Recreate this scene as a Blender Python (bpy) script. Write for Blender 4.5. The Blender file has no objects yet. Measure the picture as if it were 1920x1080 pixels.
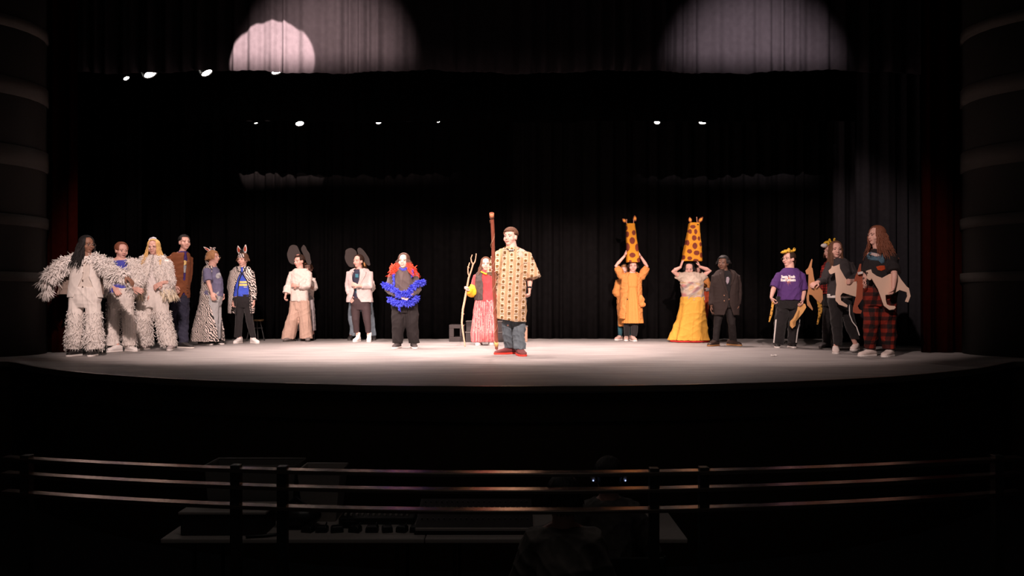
import bpy, bmesh, math, random
import numpy as np
from mathutils import Vector, Matrix
from mathutils.bvhtree import BVHTree
random.seed(7); np.random.seed(7)
S = bpy.context.scene
COL = S.collection
R = math.radians
# ------------------------------------------------------------------ camera, world, exposure
F, CX, HY, CH = 1500.0, 960.0, 567.0, 0.74      # focal px, centre x, horizon row, camera height over the stage floor
cam_d = bpy.data.cameras.new('camera'); cam = bpy.data.objects.new('camera', cam_d); COL.objects.link(cam)
cam.location = (0, 0, CH); cam.rotation_euler = (R(90), 0, 0)
cam_d.sensor_width = 36; cam_d.lens = 36*F/1920; cam_d.shift_y = (HY-540)/1920; cam_d.clip_start = .05
S.camera = cam
S.view_settings.view_transform = 'Standard'; S.view_settings.look = 'None'
S.view_settings.gamma = 1; S.view_settings.use_curve_mapping = False; S.view_settings.exposure = 0
w = bpy.data.worlds.new('world'); S.world = w; w.use_nodes = True
w.node_tree.nodes['Background'].inputs[0].default_value = (1, .93, .85, 1)
w.node_tree.nodes['Background'].inputs[1].default_value = .012
S.cycles.sample_clamp_indirect = 3

def spot(name, loc, aim, watts, deg, blend=.6, col=(1, .76, .69), size=.08):
    l = bpy.data.lights.new(name, 'SPOT'); l.energy = watts; l.spot_size = R(deg); l.spot_blend = blend
    l.color = col; l.shadow_soft_size = size
    o = bpy.data.objects.new(name, l); COL.objects.link(o); o.location = loc
    o.rotation_euler = (Vector(aim)-Vector(loc)).to_track_quat('-Z', 'Y').to_euler()
    return o
# front-of-house spots high over the seats
FOH = 1.0
for sx, ax, wt in ((-1.6, -4.8, 6200), (-2.2, -2.3, 8600), (.4, .1, 9800), (2.0, 2.3, 7600), (-1.0, 4.9, 3600)):
    spot('house_spot', (sx, 1.5, 6.6), (ax, 14.3, 0.0), wt*FOH, 26, .42)
spot('border_spot', (-1.0, 1.5, 6.4), (-3.56, 11.9, 4.36), 190000, 6.6, .12, size=.015)
spot('border_spot', (-2.5, 1.5, 6.4), (-2.75, 11.9, 4.4), 36000, 15.5, 1, size=.015)
spot('border_spot', (2.0, 1.5, 6.4), (3.60, 11.9, 4.22), 25000, 16, .95, (1, .84, .86), size=.015)

hl = bpy.data.lights.new('house_light', 'AREA'); hl.energy = 24; hl.size = 3.5; hl.color = (1, .88, .80)       # added unseen fill lamp that brightens the pit and tech table
ho = bpy.data.objects.new('house_light', hl); COL.objects.link(ho); ho.location = (0, 2.6, 8.1)
# ------------------------------------------------------------------ materials
MATS = {}
def mat(name, col, rough=.8, metal=0, var=.12, scale=40, bump=0, emit=0, sheen=0, spec=.3):
    if name in MATS: return MATS[name]
    m = bpy.data.materials.new(name); m.use_nodes = True; MATS[name] = m
    nt = m.node_tree; b = nt.nodes['Principled BSDF']
    b.inputs['Roughness'].default_value = rough; b.inputs['Metallic'].default_value = metal
    b.inputs['Specular IOR Level'].default_value = spec
    if sheen: b.inputs['Sheen Weight'].default_value = sheen
    tc = nt.nodes.new('ShaderNodeTexCoord'); nz = nt.nodes.new('ShaderNodeTexNoise')
    nz.inputs['Scale'].default_value = scale; nz.inputs['Detail'].default_value = 4
    nt.links.new(tc.outputs['Object'], nz.inputs['Vector'])
    mx = nt.nodes.new('ShaderNodeMix'); mx.data_type = 'RGBA'
    mx.inputs['A'].default_value = [max(0, c*(1-var)) for c in col[:3]]+[1]
    mx.inputs['B'].default_value = [min(1, c*(1+var)) for c in col[:3]]+[1]
    nt.links.new(nz.outputs[0], mx.inputs['Factor']); nt.links.new(mx.outputs['Result'], b.inputs['Base Color'])
    if bump:
        bp = nt.nodes.new('ShaderNodeBump'); bp.inputs['Strength'].default_value = bump; bp.inputs['Distance'].default_value = .01
        nt.links.new(nz.outputs[0], bp.inputs['Height']); nt.links.new(bp.outputs[0], b.inputs['Normal'])
    if emit:
        b.inputs['Emission Color'].default_value = (*col[:3], 1); b.inputs['Emission Strength'].default_value = emit
    return m
def vcmat(name='painted_cloth', rough=.8):
    if name in MATS: return MATS[name]
    m = bpy.data.materials.new(name); m.use_nodes = True; MATS[name] = m
    nt = m.node_tree; b = nt.nodes['Principled BSDF']; b.inputs['Roughness'].default_value = rough
    b.inputs['Specular IOR Level'].default_value = .25
    at = nt.nodes.new('ShaderNodeAttribute'); at.attribute_name = 'Col'
    tc = nt.nodes.new('ShaderNodeTexCoord'); nz = nt.nodes.new('ShaderNodeTexNoise'); nz.inputs['Scale'].default_value = 60
    mx = nt.nodes.new('ShaderNodeMix'); mx.data_type = 'RGBA'; mx.blend_type = 'MULTIPLY'; mx.inputs['Factor'].default_value = .25
    nt.links.new(tc.outputs['Object'], nz.inputs['Vector'])
    nt.links.new(at.outputs['Color'], mx.inputs['A']); nt.links.new(nz.outputs[0], mx.inputs['B'])
    nt.links.new(mx.outputs['Result'], b.inputs['Base Color'])
    return m
def wave_mat(name, ca, cb, scale, dist, direction='Z', rough=.8, dscale=1.5, thresh=.5, rot=(0, 0, 0)):
    if name in MATS: return MATS[name]
    m = bpy.data.materials.new(name); m.use_nodes = True; MATS[name] = m
    nt = m.node_tree; b = nt.nodes['Principled BSDF']; b.inputs['Roughness'].default_value = rough
    tc = nt.nodes.new('ShaderNodeTexCoord'); mp = nt.nodes.new('ShaderNodeMapping'); mp.inputs['Rotation'].default_value = rot
    wv = nt.nodes.new('ShaderNodeTexWave'); wv.bands_direction = direction
    wv.inputs['Scale'].default_value = scale; wv.inputs['Distortion'].default_value = dist
    wv.inputs['Detail'].default_value = 2; wv.inputs['Detail Scale'].default_value = dscale
    cr = nt.nodes.new('ShaderNodeValToRGB')
    cr.color_ramp.elements[0].position = thresh-.06; cr.color_ramp.elements[0].color = (*ca, 1)
    cr.color_ramp.elements[1].position = thresh+.06; cr.color_ramp.elements[1].color = (*cb, 1)
    nt.links.new(tc.outputs['Object'], mp.inputs[0]); nt.links.new(mp.outputs[0], wv.inputs[0])
    nt.links.new(wv.outputs[1], cr.inputs[0]); nt.links.new(cr.outputs[0], b.inputs['Base Color'])
    return m
# ------------------------------------------------------------------ object helpers
def link(name, me, m, parent=None, smooth=True):
    o = bpy.data.objects.new(name, me); COL.objects.link(o)
    if m is not None:
        for mm in (m if isinstance(m, (list, tuple)) else [m]): me.materials.append(mm)
    if parent is not None: o.parent = parent
    if smooth and len(me.polygons): me.polygons.foreach_set('use_smooth', [True]*len(me.polygons))
    return o
def tag(o, label, cat, group=None, kind=None):
    o['label'] = label; o['category'] = cat
    if group: o['group'] = group
    if kind: o['kind'] = kind
    return o
def empty(name, loc, label, cat, group=None):
    o = bpy.data.objects.new(name, None); o.empty_display_size = .1; COL.objects.link(o); o.location = loc
    return tag(o, label, cat, group)
def struct(o): o['kind'] = 'structure'; return o

class G:
    """collects verts and faces of simple shapes"""
    def __init__(s): s.v = []; s.f = []
    def add(s, vs, fs):
        n = len(s.v); s.v += [tuple(v) for v in vs]; s.f += [tuple(i+n for i in f) for f in fs]
    def mesh(s, name='m'):
        me = bpy.data.meshes.new(name); me.from_pydata(s.v, [], s.f); me.validate(); me.update(); return me
    def loft(s, rings, cap=True):
        n = len(rings[0]); vs = [p for r in rings for p in r]; fs = []
        for k in range(len(rings)-1):
            for i in range(n):
                j = (i+1) % n; fs.append((k*n+i, k*n+j, (k+1)*n+j, (k+1)*n+i))
        if cap:
            fs.append(tuple(range(n-1, -1, -1))); fs.append(tuple(range((len(rings)-1)*n, len(rings)*n)))
        s.add(vs, fs); return s
    def ring(s, c, u, v, n=16, p=2.0):
        c, u, v = Vector(c), Vector(u), Vector(v); out = []
        for i in range(n):
            a = 2*math.pi*i/n; ca, sa = math.cos(a), math.sin(a)
            out.append(c+u*(abs(ca)**(2/p)*(1 if ca >= 0 else -1))+v*(abs(sa)**(2/p)*(1 if sa >= 0 else -1)))
        return out
    def tube(s, pts, radii, n=10, round_=True, flat=1.0):
        pts = [Vector(p) for p in pts]
        if not hasattr(radii, '__len__'): radii = [radii]*len(pts)
        d0 = (pts[1]-pts[0]).normalized(); ref = Vector((0, 0, 1)) if abs(d0.z) < .9 else Vector((1, 0, 0))
        u = d0.cross(ref).normalized(); rings = []
        ext = []
        for i, p in enumerate(pts):
            d = (pts[min(i+1, len(pts)-1)]-pts[max(i-1, 0)]).normalized()
            u = (u-d*u.dot(d)).normalized(); v = d.cross(u)
            ext.append((p, u.copy(), v, radii[i], d))
        def rr(p, u, v, r): return s.ring(p, u*r, v*r*flat, n)
        if round_:
            p, u, v, r, d = ext[0]
            for t in (.98, .75, .4): rings.append(rr(p-d*r*t, u, v, r*math.sqrt(1-t*t)))
        for p, u, v, r, d in ext: rings.append(rr(p, u, v, r))
        if round_:
            p, u, v, r, d = ext[-1]
            for t in (.4, .75, .98): rings.append(rr(p+d*r*t, u, v, r*math.sqrt(1-t*t)))
        return s.loft(rings)
    def ell(s, c, r, fr=None, n=14, m=9):
        c = Vector(c); X, Y, Z = fr if fr else (Vector((1, 0, 0)), Vector((0, 1, 0)), Vector((0, 0, 1)))
        rings = []
        for k in range(m+1):
            t = math.pi*(k+.08*(k == 0)-.08*(k == m))/m; z = -math.cos(t); q = math.sin(t)
            rings.append(s.ring(c+Z*(r[2]*z), X*r[0]*q, Y*r[1]*q, n))
        return s.loft(rings)
    def box(s, lo, hi):
        x0, y0, z0 = lo; x1, y1, z1 = hi
        s.add([(x0, y0, z0), (x1, y0, z0), (x1, y1, z0), (x0, y1, z0), (x0, y0, z1), (x1, y0, z1), (x1, y1, z1), (x0, y1, z1)],
              [(0, 3, 2, 1), (4, 5, 6, 7), (0, 1, 5, 4), (1, 2, 6, 5), (2, 3, 7, 6), (3, 0, 4, 7)]); return s
    def prism(s, poly, y0, y1):
        """poly: (x,z) outline extruded along y"""
        n = len(poly); vs = [(x, y0, z) for x, z in poly]+[(x, y1, z) for x, z in poly]
        fs = [tuple(range(n)), tuple(range(2*n-1, n-1, -1))]+[(i, i+n, (i+1) % n+n, (i+1) % n) for i in range(n)]
        s.add(vs, fs); return s
def bevel(o, wd=.004, seg=2):
    m = o.modifiers.new('bevel', 'BEVEL'); m.width = wd; m.segments = seg; m.limit_method = 'ANGLE'
    return o
def remesh(g, voxel=.008, smooth=2, sf=.5):
    me = g.mesh('tmp'); o = bpy.data.objects.new('tmp', me); COL.objects.link(o)
    r = o.modifiers.new('r', 'REMESH'); r.mode = 'VOXEL'; r.voxel_size = voxel
    if smooth:
        q = o.modifiers.new('s', 'SMOOTH'); q.factor = sf; q.iterations = smooth
    dg = bpy.context.evaluated_depsgraph_get()
    out = bpy.data.meshes.new_from_object(o.evaluated_get(dg))
    bpy.data.objects.remove(o); bpy.data.meshes.remove(me)
    return out
def coords(me):
    a = np.empty(len(me.vertices)*3); me.vertices.foreach_get('co', a); return a.reshape(-1, 3)
def normals(me):
    a = np.empty(len(me.vertices)*3); me.vertices.foreach_get('normal', a); return a.reshape(-1, 3)
def wrinkle(me, amp=.004, freq=26, seed=0, vert=1.0):
    """cloth folds: a few warped sines along random directions, mostly across the drop"""
    rs = np.random.RandomState(seed); c = coords(me); nn = normals(me); h = np.zeros(len(c))
    for k in range(6):
        d = rs.normal(size=3)*np.array([1, 1, .55/max(vert, .1)]); d /= np.linalg.norm(d)
        e = rs.normal(size=3); f = freq*rs.uniform(.5, 1.6)
        ph = 2.2*np.sin(c@e*7+rs.uniform(0, 6))
        s_ = np.sin(c@d*f+ph+rs.uniform(0, 6)); h += (1-np.abs(s_))**1.6-.4
    c = c+nn*(h*amp)[:, None]
    me.vertices.foreach_set('co', c.ravel()); me.update(); return me
def paint(me, fn):
    c = coords(me); col = np.ones((len(c), 4)); col[:, :3] = fn(c)
    a = me.color_attributes.new('Col', 'FLOAT_COLOR', 'POINT'); a.data.foreach_set('color', col.ravel()); return me
def V(*a): return Vector(a)
def W(px, py, D): return Vector(((px-CX)*D/F, D, CH+(HY-py)*D/F))
def Dfloor(py): return F*CH/(py-HY)
# ------------------------------------------------------------------ people
SKIN = {'fair': (.66, .41, .34), 'pink': (.68, .39, .32), 'tan': (.52, .30, .21), 'brown': (.26, .13, .085), 'dark': (.15, .075, .05)}
HAIRC = {'black': (.012, .010, .010), 'dark': (.035, .018, .012), 'brown': (.12, .055, .03), 'red': (.28, .10, .04), 'blonde': (.72, .46, .18), 'light': (.30, .16, .08)}
class Person:
    def __init__(s, label, feet, head, sh, hip, arms, legs=None, skin='fair', b=1.0, top=1.0, stand=None, group=None):
        s.D = sum(Dfloor(f[1]) for f in feet)/2 if stand is None else stand
        fx = sum(f[0] for f in feet)/2
        s.off = V((fx-CX)*s.D/F, s.D, 0)
        s.root = empty('person', s.off, label, 'person', group)
        s.skin = mat('skin_'+skin, SKIN[skin], .55, var=.08, scale=30, bump=.05, spec=.35)
        g = G()
        ty = R(sh[3]); s.side = V(math.cos(ty), math.sin(ty), 0); s.fwd = V(math.sin(ty), -math.cos(ty), 0)
        sc = s.p(sh[0], sh[1]); hc = s.p(hip[0], hip[1]); s.sc, s.hc = sc, hc; hw = sh[2]
        U = V(0, 0, 1)
        def ring(c, a, d, dz=0): return g.ring(c+U*dz, s.side*a, s.fwd*d, 20, 2.3)
        L = lambda t: hc.lerp(sc, t)
        g.loft([ring(hc, .10*b, .08*b, -.10), ring(hc, .150*b, .105*b, -.04), ring(hc, .158*b, .11*b, .03), ring(L(.42), .125*b, .093*b),
                ring(L(.75), hw*.80, .105*b), ring(L(.92), hw*.86, .09*b), ring(sc, hw*.72, .07, .02), ring(sc, .062, .062, .06)])
        # head
        hx, hy, yaw, pit, hs = head; hy += 1.6; hs *= 1.05; s.hs = hs; y, pt = R(yaw), R(pit)
        s.hf = V(math.sin(y)*math.cos(pt), -math.cos(y)*math.cos(pt), math.sin(pt)); s.hr = V(math.cos(y), math.sin(y), 0)
        s.hu = s.hr.cross(s.hf)*-1
        if s.hu.z < 0: s.hu = -s.hu
        c = s.p(hx, hy); s.hcn = c; fr = (s.hr, s.hf, s.hu)
        s.H = lambda r, f, u: c+s.hr*(r*hs)+s.hf*(f*hs)+s.hu*(u*hs)
        H = s.H; e = lambda r, f, u, rad: g.ell(H(r, f, u), [q*hs for q in rad], fr)
        e(0, -.012, .03, (.077, .092, .082)); e(0, .018, -.025, (.067, .070, .085)); e(0, .046, -.083, (.034, .032, .027))
        for q in (-1, 1):
            e(q*.039, .048, -.030, (.029, .029, .030)); e(q*.077, -.005, -.008, (.010, .020, .031)); e(q*.028, .074, .020, (.026, .014, .010))
            e(q*.012, .094, -.030, (.010, .010, .008))
        g.tube([H(0, .078, .012), H(0, .092, -.012), H(0, .103, -.027)], [.009*hs, .011*hs, .012*hs], 8)
        e(0, .084, -.052, (.024, .012, .012))
        nr = .056*min(b, 1.15)*hs; g.tube([sc+U*.0, sc.lerp(H(0, -.015, -.07), .55), H(0, -.012, -.06)], [.070*b, nr*1.05, nr], 14)
        g.tube([sc+s.side*(-hw*.7), sc+s.side*(-hw*.25)+U*.035, sc+U*.05, sc+s.side*(hw*.25)+U*.035, sc+s.side*(hw*.7)], [.038, .046, .05, .046, .038], 12)
        # legs
        s.leg = []
        for i, f in enumerate(feet):
            D = Dfloor(f[1]) if stand is None else stand
            an = V((f[0]-CX)*D/F-s.off.x, D-s.off.y, .075)
            fy = R(f[2]); fd = V(math.sin(fy), -math.cos(fy), 0); an = an-fd*.06
            if len(f) > 3: an.z += f[3]
            hp = hc+s.side*((-.09, .09)[i]*b)+U*-.03
            if legs and legs[i]: kn = s.p(*legs[i])
            else: kn = hp.lerp(an, .5)+s.fwd*.02
            s.leg.append((hp, kn, an, fd))
            g.tube([hp, hp.lerp(kn, .5), kn, kn.lerp(an, .3), kn.lerp(an, .7), an], [.070*b, .062*b, .048*b, .047*b, .036*b, .032], 14)
            g.tube([an+V(0, 0, -.02), an+fd*.08+V(0, 0, -.035), an+fd*.14+V(0, 0, -.045)], [.032, .03, .024], 10)
        # arms and hands
        s.arm = []; s.hand = []; s.hw = hw; s.b = b; s.bt = [(-.10, .10*b, .08*b), (-.04, .150*b, .105*b), (.03, .158*b, .11*b)]
        for i, a in enumerate(arms):
            q = (-1, 1)[i]; shp = sc+s.side*(q*hw)+V(0, 0, -.02)
            if a.get('s'): shp = s.p(*a['s'])
            el = s.p(*a['e']); wr = s.p(*a['w']); s.arm.append((shp, el, wr))
            g.tube([sc+s.side*(q*hw*.6), shp, shp.lerp(el, .4), el, el.lerp(wr, .3), wr], [.044, .045*b, .040*b, .035*b, .035*b, .024], 12)
            d = (wr-el).normalized()
            if a.get('h'): d = (s.p(*a['h'])-wr).normalized()
            n = V(*a['n']) if a.get('n') else (s.hc-wr+s.fwd*.1)
            s.make_hand(g, wr, d, n, a.get('t', -q), a.get('curl', .35), a.get('hs', 1.0))
        s.body = link('body', remesh(g, .0062, 1, .5), s.skin, s.root)
        # face parts
        def part(name, m, *els):
            q = G()
            for (r, f, u, rad) in els: q.ell(H(r, f, u), [k*hs for k in rad], fr, 12, 8)
            return link(name, q.mesh(), m, s.root)
        white = mat('eye_white', (.42, .36, .34), .3, var=.02); iris = mat('iris_dark', (.03, .018, .012), .2, var=.1)
        for q in (-1, 1):
            eo = part('eye', white, (q*.030, .0800, .002, (.0125, .009, .0048)))
            io = part('iris', iris, (q*.030, .0872, .002, (.0056, .0032, .0046))); io.parent = eo
        s.part = part
    def p(s, px, py, dy=0): return W(px, py, s.D+dy)-s.off
    def make_hand(s, g, w, d, n, t, curl, k=1.0):
        n = (n-d*n.dot(d)); n = n.normalized() if n.length > 1e-4 else d.orthogonal().normalized()
        sd = d.cross(n).normalized()*t
        g.tube([w-d*.01, w+d*.03*k, w+d*.07*k], [.024, .034*k, .036*k], 12, flat=1)if False else None
        rg = [g.ring(w+d*x*k, sd*(a*k), n*(h*k), 14) for x, a, h in ((-.01, .024, .020), (.02, .030, .018), (.05, .039, .017), (.08, .041, .015), (.092, .034, .010))]
        g.loft(rg)
        for i, ln in enumerate((.92, 1.05, 1.0, .78)):
            base = w+d*(.084*k)+sd*((.030-.020*i)*k); dd = d.copy(); pts = [base-d*.012]; pts.append(base)
            ang = 0; spread = (1.5-i)*.06
            for seg, sl in enumerate((.040, .027, .021)):
                ang += (.25+1.25*curl)*(.55 if seg == 0 else 1)*(.4+curl)
                dd = (d*math.cos(ang)+n*math.sin(ang)+sd*spread).normalized(); pts.append(pts[-1]+dd*(sl*ln*k))
            g.tube(pts, [.0095*k, .0095*k, .009*k, .0085*k, .0075*k], 8)
        b0 = w+d*(.022*k)+sd*(.026*k); d1 = (d*.55+sd*.75+n*.3).normalized(); d2 = (d*.85+sd*(.25-.4*curl)+n*(.2+.6*curl)).normalized()
        g.tube([b0-sd*.01, b0, b0+d1*.036*k, b0+d1*.036*k+d2*.03*k, b0+d1*.036*k+d2*.050*k], [.013*k, .0125*k, .011*k, .010*k, .008*k], 8)
        s.hand.append((w, d, n, sd))
    # -------- face
    def face(s, mouth='closed', lip=(.50, .20, .17), brow='brown', glasses=False):
        sk = SKIN[s.skin.name[5:]]; lip = tuple(.5*a+.5*b for a, b in zip(lip, sk))
        lm = mat('lip_%d_%d' % (int(lip[0]*100), int(lip[1]*100)), lip, .45)
        if mouth == 'open':
            s.part('mouth', lm, (0, .089, -.046, (.021, .007, .005)), (0, .086, -.064, (.018, .007, .006)))
            s.part('open_mouth', mat('mouth_dark', (.03, .006, .006), .6), (0, .0865, -.055, (.0125, .0070, .0055)))
        else: s.part('mouth', lm, (0, .0905, -.053, (.021, .007, .0045)), (0, .089, -.060, (.017, .006, .004)))
        bm_ = mat('hair_'+brow, HAIRC[brow], .6)
        for q in (-1, 1):
            g = G(); H = s.H
            g.tube([H(q*.013, .0895, .020), H(q*.028, .0885, .026), H(q*.045, .078, .021)], [.0022*s.hs, .0026*s.hs, .0015*s.hs], 6)
            link('eyebrow', g.mesh(), bm_, s.root)
        if glasses:
            g = G(); H = s.H
            for q in (-1, 1):
                pts = [H(q*.031+.025*math.cos(a), .102, .0+.019*math.sin(a)) for a in np.linspace(0, 2*math.pi, 17)]
                g.tube(pts, .0016, 5); g.tube([H(q*.056, .101, .006), H(q*.075, .02, .004)], .0015, 5)
            g.tube([H(-.006, .102, .004), H(.006, .102, .004)], .0016, 5)
            go = link('glasses', g.mesh(), mat('glasses_metal', (.55, .5, .48), .25, 1), s.root)
    # -------- garments given by rings (x_left, x_right, y, depth, gap_deg, dy, slope)
    def garment(s, name, rings, m, sleeves=(), yaw=0, thick=.018, ripple=(0, 0), wr=(.004, 26), seed=None, extra=None, vox=.0085, paintf=None, sm=2, openat=None, solid=True, parent=None, p=2.3):
        seed = seed if seed is not None else abs(hash(name)) % 1 + int(s.off.x*1000) % 9999
        rs = random.Random(seed); g = G(); ph = [rs.uniform(0, 6.28) for _ in range(3)]
        yw = R(yaw); sd = V(math.cos(yw), math.sin(yw), 0); fw = V(math.sin(yw), -math.cos(yw), 0)
        oa = R(openat) if openat is not None else None
        if len(rings) > 2 and (rings[0][1]-rings[0][0]) < .8*(rings[1][1]-rings[1][0]) and rings[1][2]-rings[0][2] < 18:
            a_, c_ = rings[0], rings[1]; mix = lambda t, i: a_[i]+(c_[i]-a_[i])*t
            mid = (mix(.5, 0), mix(.5, 1), mix(.32, 2), mix(.5, 3))+((mix(.5, 4),) if len(a_) > 4 and len(c_) > 4 else ())
            rings = [a_, mid, (c_[0], c_[1], c_[2]+2.5)+tuple(c_[3:])]+list(rings[2:])
        gap_any = any(len(r) > 4 and r[4] for r in rings)
        N = 96 if ripple[0] else 48; loops = []
        for k, r in enumerate(rings):
            xl, xr, py, dep = r[:4]; gap = R(r[4]) if len(r) > 4 else 0; dy = r[5] if len(r) > 5 else 0
            D = s.D+dy; c = (s.p(xl, py, dy)+s.p(xr, py, dy))*.5; half = (xr-xl)*.5*D/F; tilt = (r[6] if len(r) > 6 else 0)
            t = k/max(1, len(rings)-1)
            def pos(a, inset=0):     # a measured from the garment's front
                sa, ca = math.sin(a), math.cos(a)
                rr = 1+ripple[1]*t*(math.sin(a*ripple[0]+ph[0])*.6+math.sin(a*ripple[0]*.47+ph[1])*.4) if ripple[0] else 1
                f = lambda q: abs(q)**(2/p)*(1 if q >= 0 else -1)
                e1, e2 = f(sa)*(half-inset)*rr, f(ca)*(dep-inset)*rr
                return c+sd*e1+fw*e2+V(0, 0, tilt*f(sa))
            if gap_any:
                a0 = (oa or 0); gp = max(gap, R(1.5))
                outer = [pos(a0+gp+(2*math.pi-2*gp)*i/N) for i in range(N+1)]
                inner = [pos(a0+gp+(2*math.pi-2*gp)*i/N, thick) for i in range(N, -1, -1)]
                loops.append(outer+inner)
            else: loops.append([pos(2*math.pi*i/N) for i in range(N)])
        if gap_any:     # C-shaped solid: caps made of quads
            n = len(loops[0]); vs = [q for l in loops for q in l]; fs = []
            for k in range(len(loops)-1):
                for i in range(n):
                    j = (i+1) % n; fs.append((k*n+i, k*n+j, (k+1)*n+j, (k+1)*n+i))
            for i in range(N):
                fs.append((i, n-1-i, n-2-i, i+1)); b0 = (len(loops)-1)*n; fs.append((b0+i, b0+i+1, b0+n-2-i, b0+n-1-i))
            g.add(vs, fs)
        else: g.loft(loops)
        zs = [s.p(r[0], r[2], r[5] if len(r) > 5 else 0).z for r in rings]
        if not gap_any:
            z0, z1 = max(min(zs), s.hc.z-.06), min(max(zs), s.sc.z+.01); b_ = s.b; T_ = []
            H0, H1 = s.hc.z, s.sc.z
            prof = [(H0-.10, .10*b_, .08*b_), (H0-.04, .150*b_, .105*b_), (H0+.03, .158*b_, .11*b_), (H0+(H1-H0)*.42, .125*b_, .093*b_), (H0+(H1-H0)*.75, s.hw*.80, .105*b_), (H0+(H1-H0)*.92, s.hw*.86, .09*b_), (H1+.02, s.hw*.72, .07)]
            if z1-z0 > .06:
                for z in np.linspace(z0, z1, 7):
                    cc = s.hc.lerp(s.sc, (z-H0)/(H1-H0)); a_ = np.interp(z, [q[0] for q in prof], [q[1] for q in prof])+.012; d_ = np.interp(z, [q[0] for q in prof], [q[2] for q in prof])+.012
                    T_.append(g.ring(V(cc.x, cc.y, z), s.side*float(a_), s.fwd*float(d_), 20, 2.3))
                g.loft(T_)
        if max(zs) > s.sc.z-.03 and name not in ('cape', 'zebra_cape', 'sweater'):
            for q_ in (-1, 1): g.tube([s.sc+s.side*(q_*s.hw*.3)+V(0, 0, .0), s.arm[(q_+1)//2][0]+V(0, 0, -.005)], [.052, .045*s.b+.012], 12)
        for sl in sleeves: g.tube(sl[0], sl[1], 14, False, sl[2] if len(sl) > 2 else 1)
        if extra: extra(g)
        me = remesh(g, vox, sm)
        if wr: wrinkle(me, wr[0], wr[1], int(seed) % 1000)
        if paintf: paint(me, paintf)
        o = link(name, me, m, parent or s.root); return o
    def sleeve(s, i, r0=.06, r1=.05, r2=.042, end=1.0, start=0):
        a, e, w_ = s.arm[i]; inn = a.lerp(s.sc, .35)+V(0, 0, -.01)
        if end <= .5:
            return ([inn, a, a.lerp(e, end*2)], [r0, r0, r1])
        t = (end-.5)*2
        return ([inn, a, a.lerp(e, .5), e, e.lerp(w_, t*.5), e.lerp(w_, t)], [r0, r0, (r0+r1)/2, r1, (r1+r2)/2, r2])
    def trousers(s, legs, m, waist, wr=(.004, 24), vox=.0085, paintf=None, name='trousers', dep=.12, extra=None, flat=1.0):
        """legs: per side [(cx, y, half px), ...] from thigh to hem; waist rings as in garment"""
        g = G()
        for r in waist: pass
        rs = []
        waist = list(waist); w3 = waist[-1]; waist[-1] = (w3[0]+(w3[1]-w3[0])*.05, w3[1]-(w3[1]-w3[0])*.05, w3[2]-1, w3[3]*.95)
        mx_ = (w3[0]+w3[1])/2; legs = [[(lg[0][0]+(mx_-lg[0][0])*.10, lg[0][1]-16, lg[0][2]*.98)]+list(lg) for lg in legs]
        for xl, xr, py, d in waist:
            c = (s.p(xl, py)+s.p(xr, py))*.5; rs.append(g.ring(c, V((xr-xl)*.5*s.D/F, 0, 0), V(0, d, 0), 24, 2.3))
        g.loft(rs)
        for i, lg in enumerate(legs):
            hp, kn, an, fd = s.leg[i]; rings = []
            for cx, py, hw in lg:
                # depth follows the leg inside
                z = s.p(cx, py).z
                if z > kn.z: t = (z-kn.z)/max(.01, hp.z-kn.z); dy = kn.y+(hp.y-kn.y)*min(1, t)
                else: t = (z-an.z)/max(.01, kn.z-an.z); dy = an.y+(kn.y-an.y)*max(0, t)
                r = hw*s.D/F; rings.append(g.ring(s.p(cx, py, dy), V(r, 0, 0), V(0, max(.05, r*flat), 0), 16))
            g.loft(rings)
        for i, lg in enumerate(legs):
            hp, kn, an, fd = s.leg[i]; zb = s.p(lg[-1][0], lg[-1][1]).z+.02; e_ = .012; bb = s.b
            t = min(1, max(.05, (kn.z-zb)/max(.01, kn.z-an.z)))
            g.tube([hp, hp.lerp(kn, .5), kn, kn.lerp(an, t*.5), kn.lerp(an, t)], [.070*bb+e_, .062*bb+e_, .048*bb+e_, .047*bb+e_*.7, (.047*(1-t)+.034*t)*bb+e_*.6], 12, False)
        zc = V(0, 0, 0); g.loft([g.ring(s.hc+V(0, 0, z), s.side*(a+.012), s.fwd*(d+.012), 20, 2.3) for z, a, d in s.bt])
        if extra: extra(g)
        me = remesh(g, vox, 2)
        if wr: wrinkle(me, wr[0], wr[1], int(abs(s.off.x)*777) % 991, 2.2)
        if paintf: paint(me, paintf)
        return link(name, me, m, s.root)
    def shoes(s, m, sole, size=1.0, high=0, name='shoe', width=1.0, lace=None, toe=None):
        out = []
        for hp, kn, an, fd in s.leg:
            base = V(an.x, an.y, an.z-.075); sd = V(-fd.y, fd.x, 0); k = size; q = width
            prof = [(-.078, .030, .070), (-.05, .040, .100+high), (0, .043, .108+high), (.045, .045, .096), (.09, .048, .076), (.14, .048, .066), (.18, .038, .054), (.203, .020, .036)]
            g = G(); g.loft([g.ring(base+fd*(x*k)+V(0, 0, .018+(h-.018)/2), sd*(w_*q*k), V(0, 0, (h-.012)/2), 14, 2.4) for x, w_, h in prof])
            o = link(name, remesh(g, .006, 2), m, s.root)
            g = G(); pr = [(-.082, .026), (-.06, .040), (0, .042), (.06, .046), (.12, .050), (.17, .044), (.20, .028), (.212, .012)]
            l = [base+fd*(x*k)+sd*(w_*q*k) for x, w_ in pr]+[base+fd*(x*k)-sd*(w_*q*k) for x, w_ in reversed(pr)]
            n = len(l); g.add([v+V(0, 0, .001) for v in l]+[v+V(0, 0, .026) for v in l], [tuple(range(n-1, -1, -1)), tuple(range(n, 2*n))]+[(i, (i+1) % n, (i+1) % n+n, i+n) for i in range(n)])
            so = link('sole', g.mesh(), sole, s.root, smooth=False); so.parent = o; bevel(so, .004)
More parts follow.
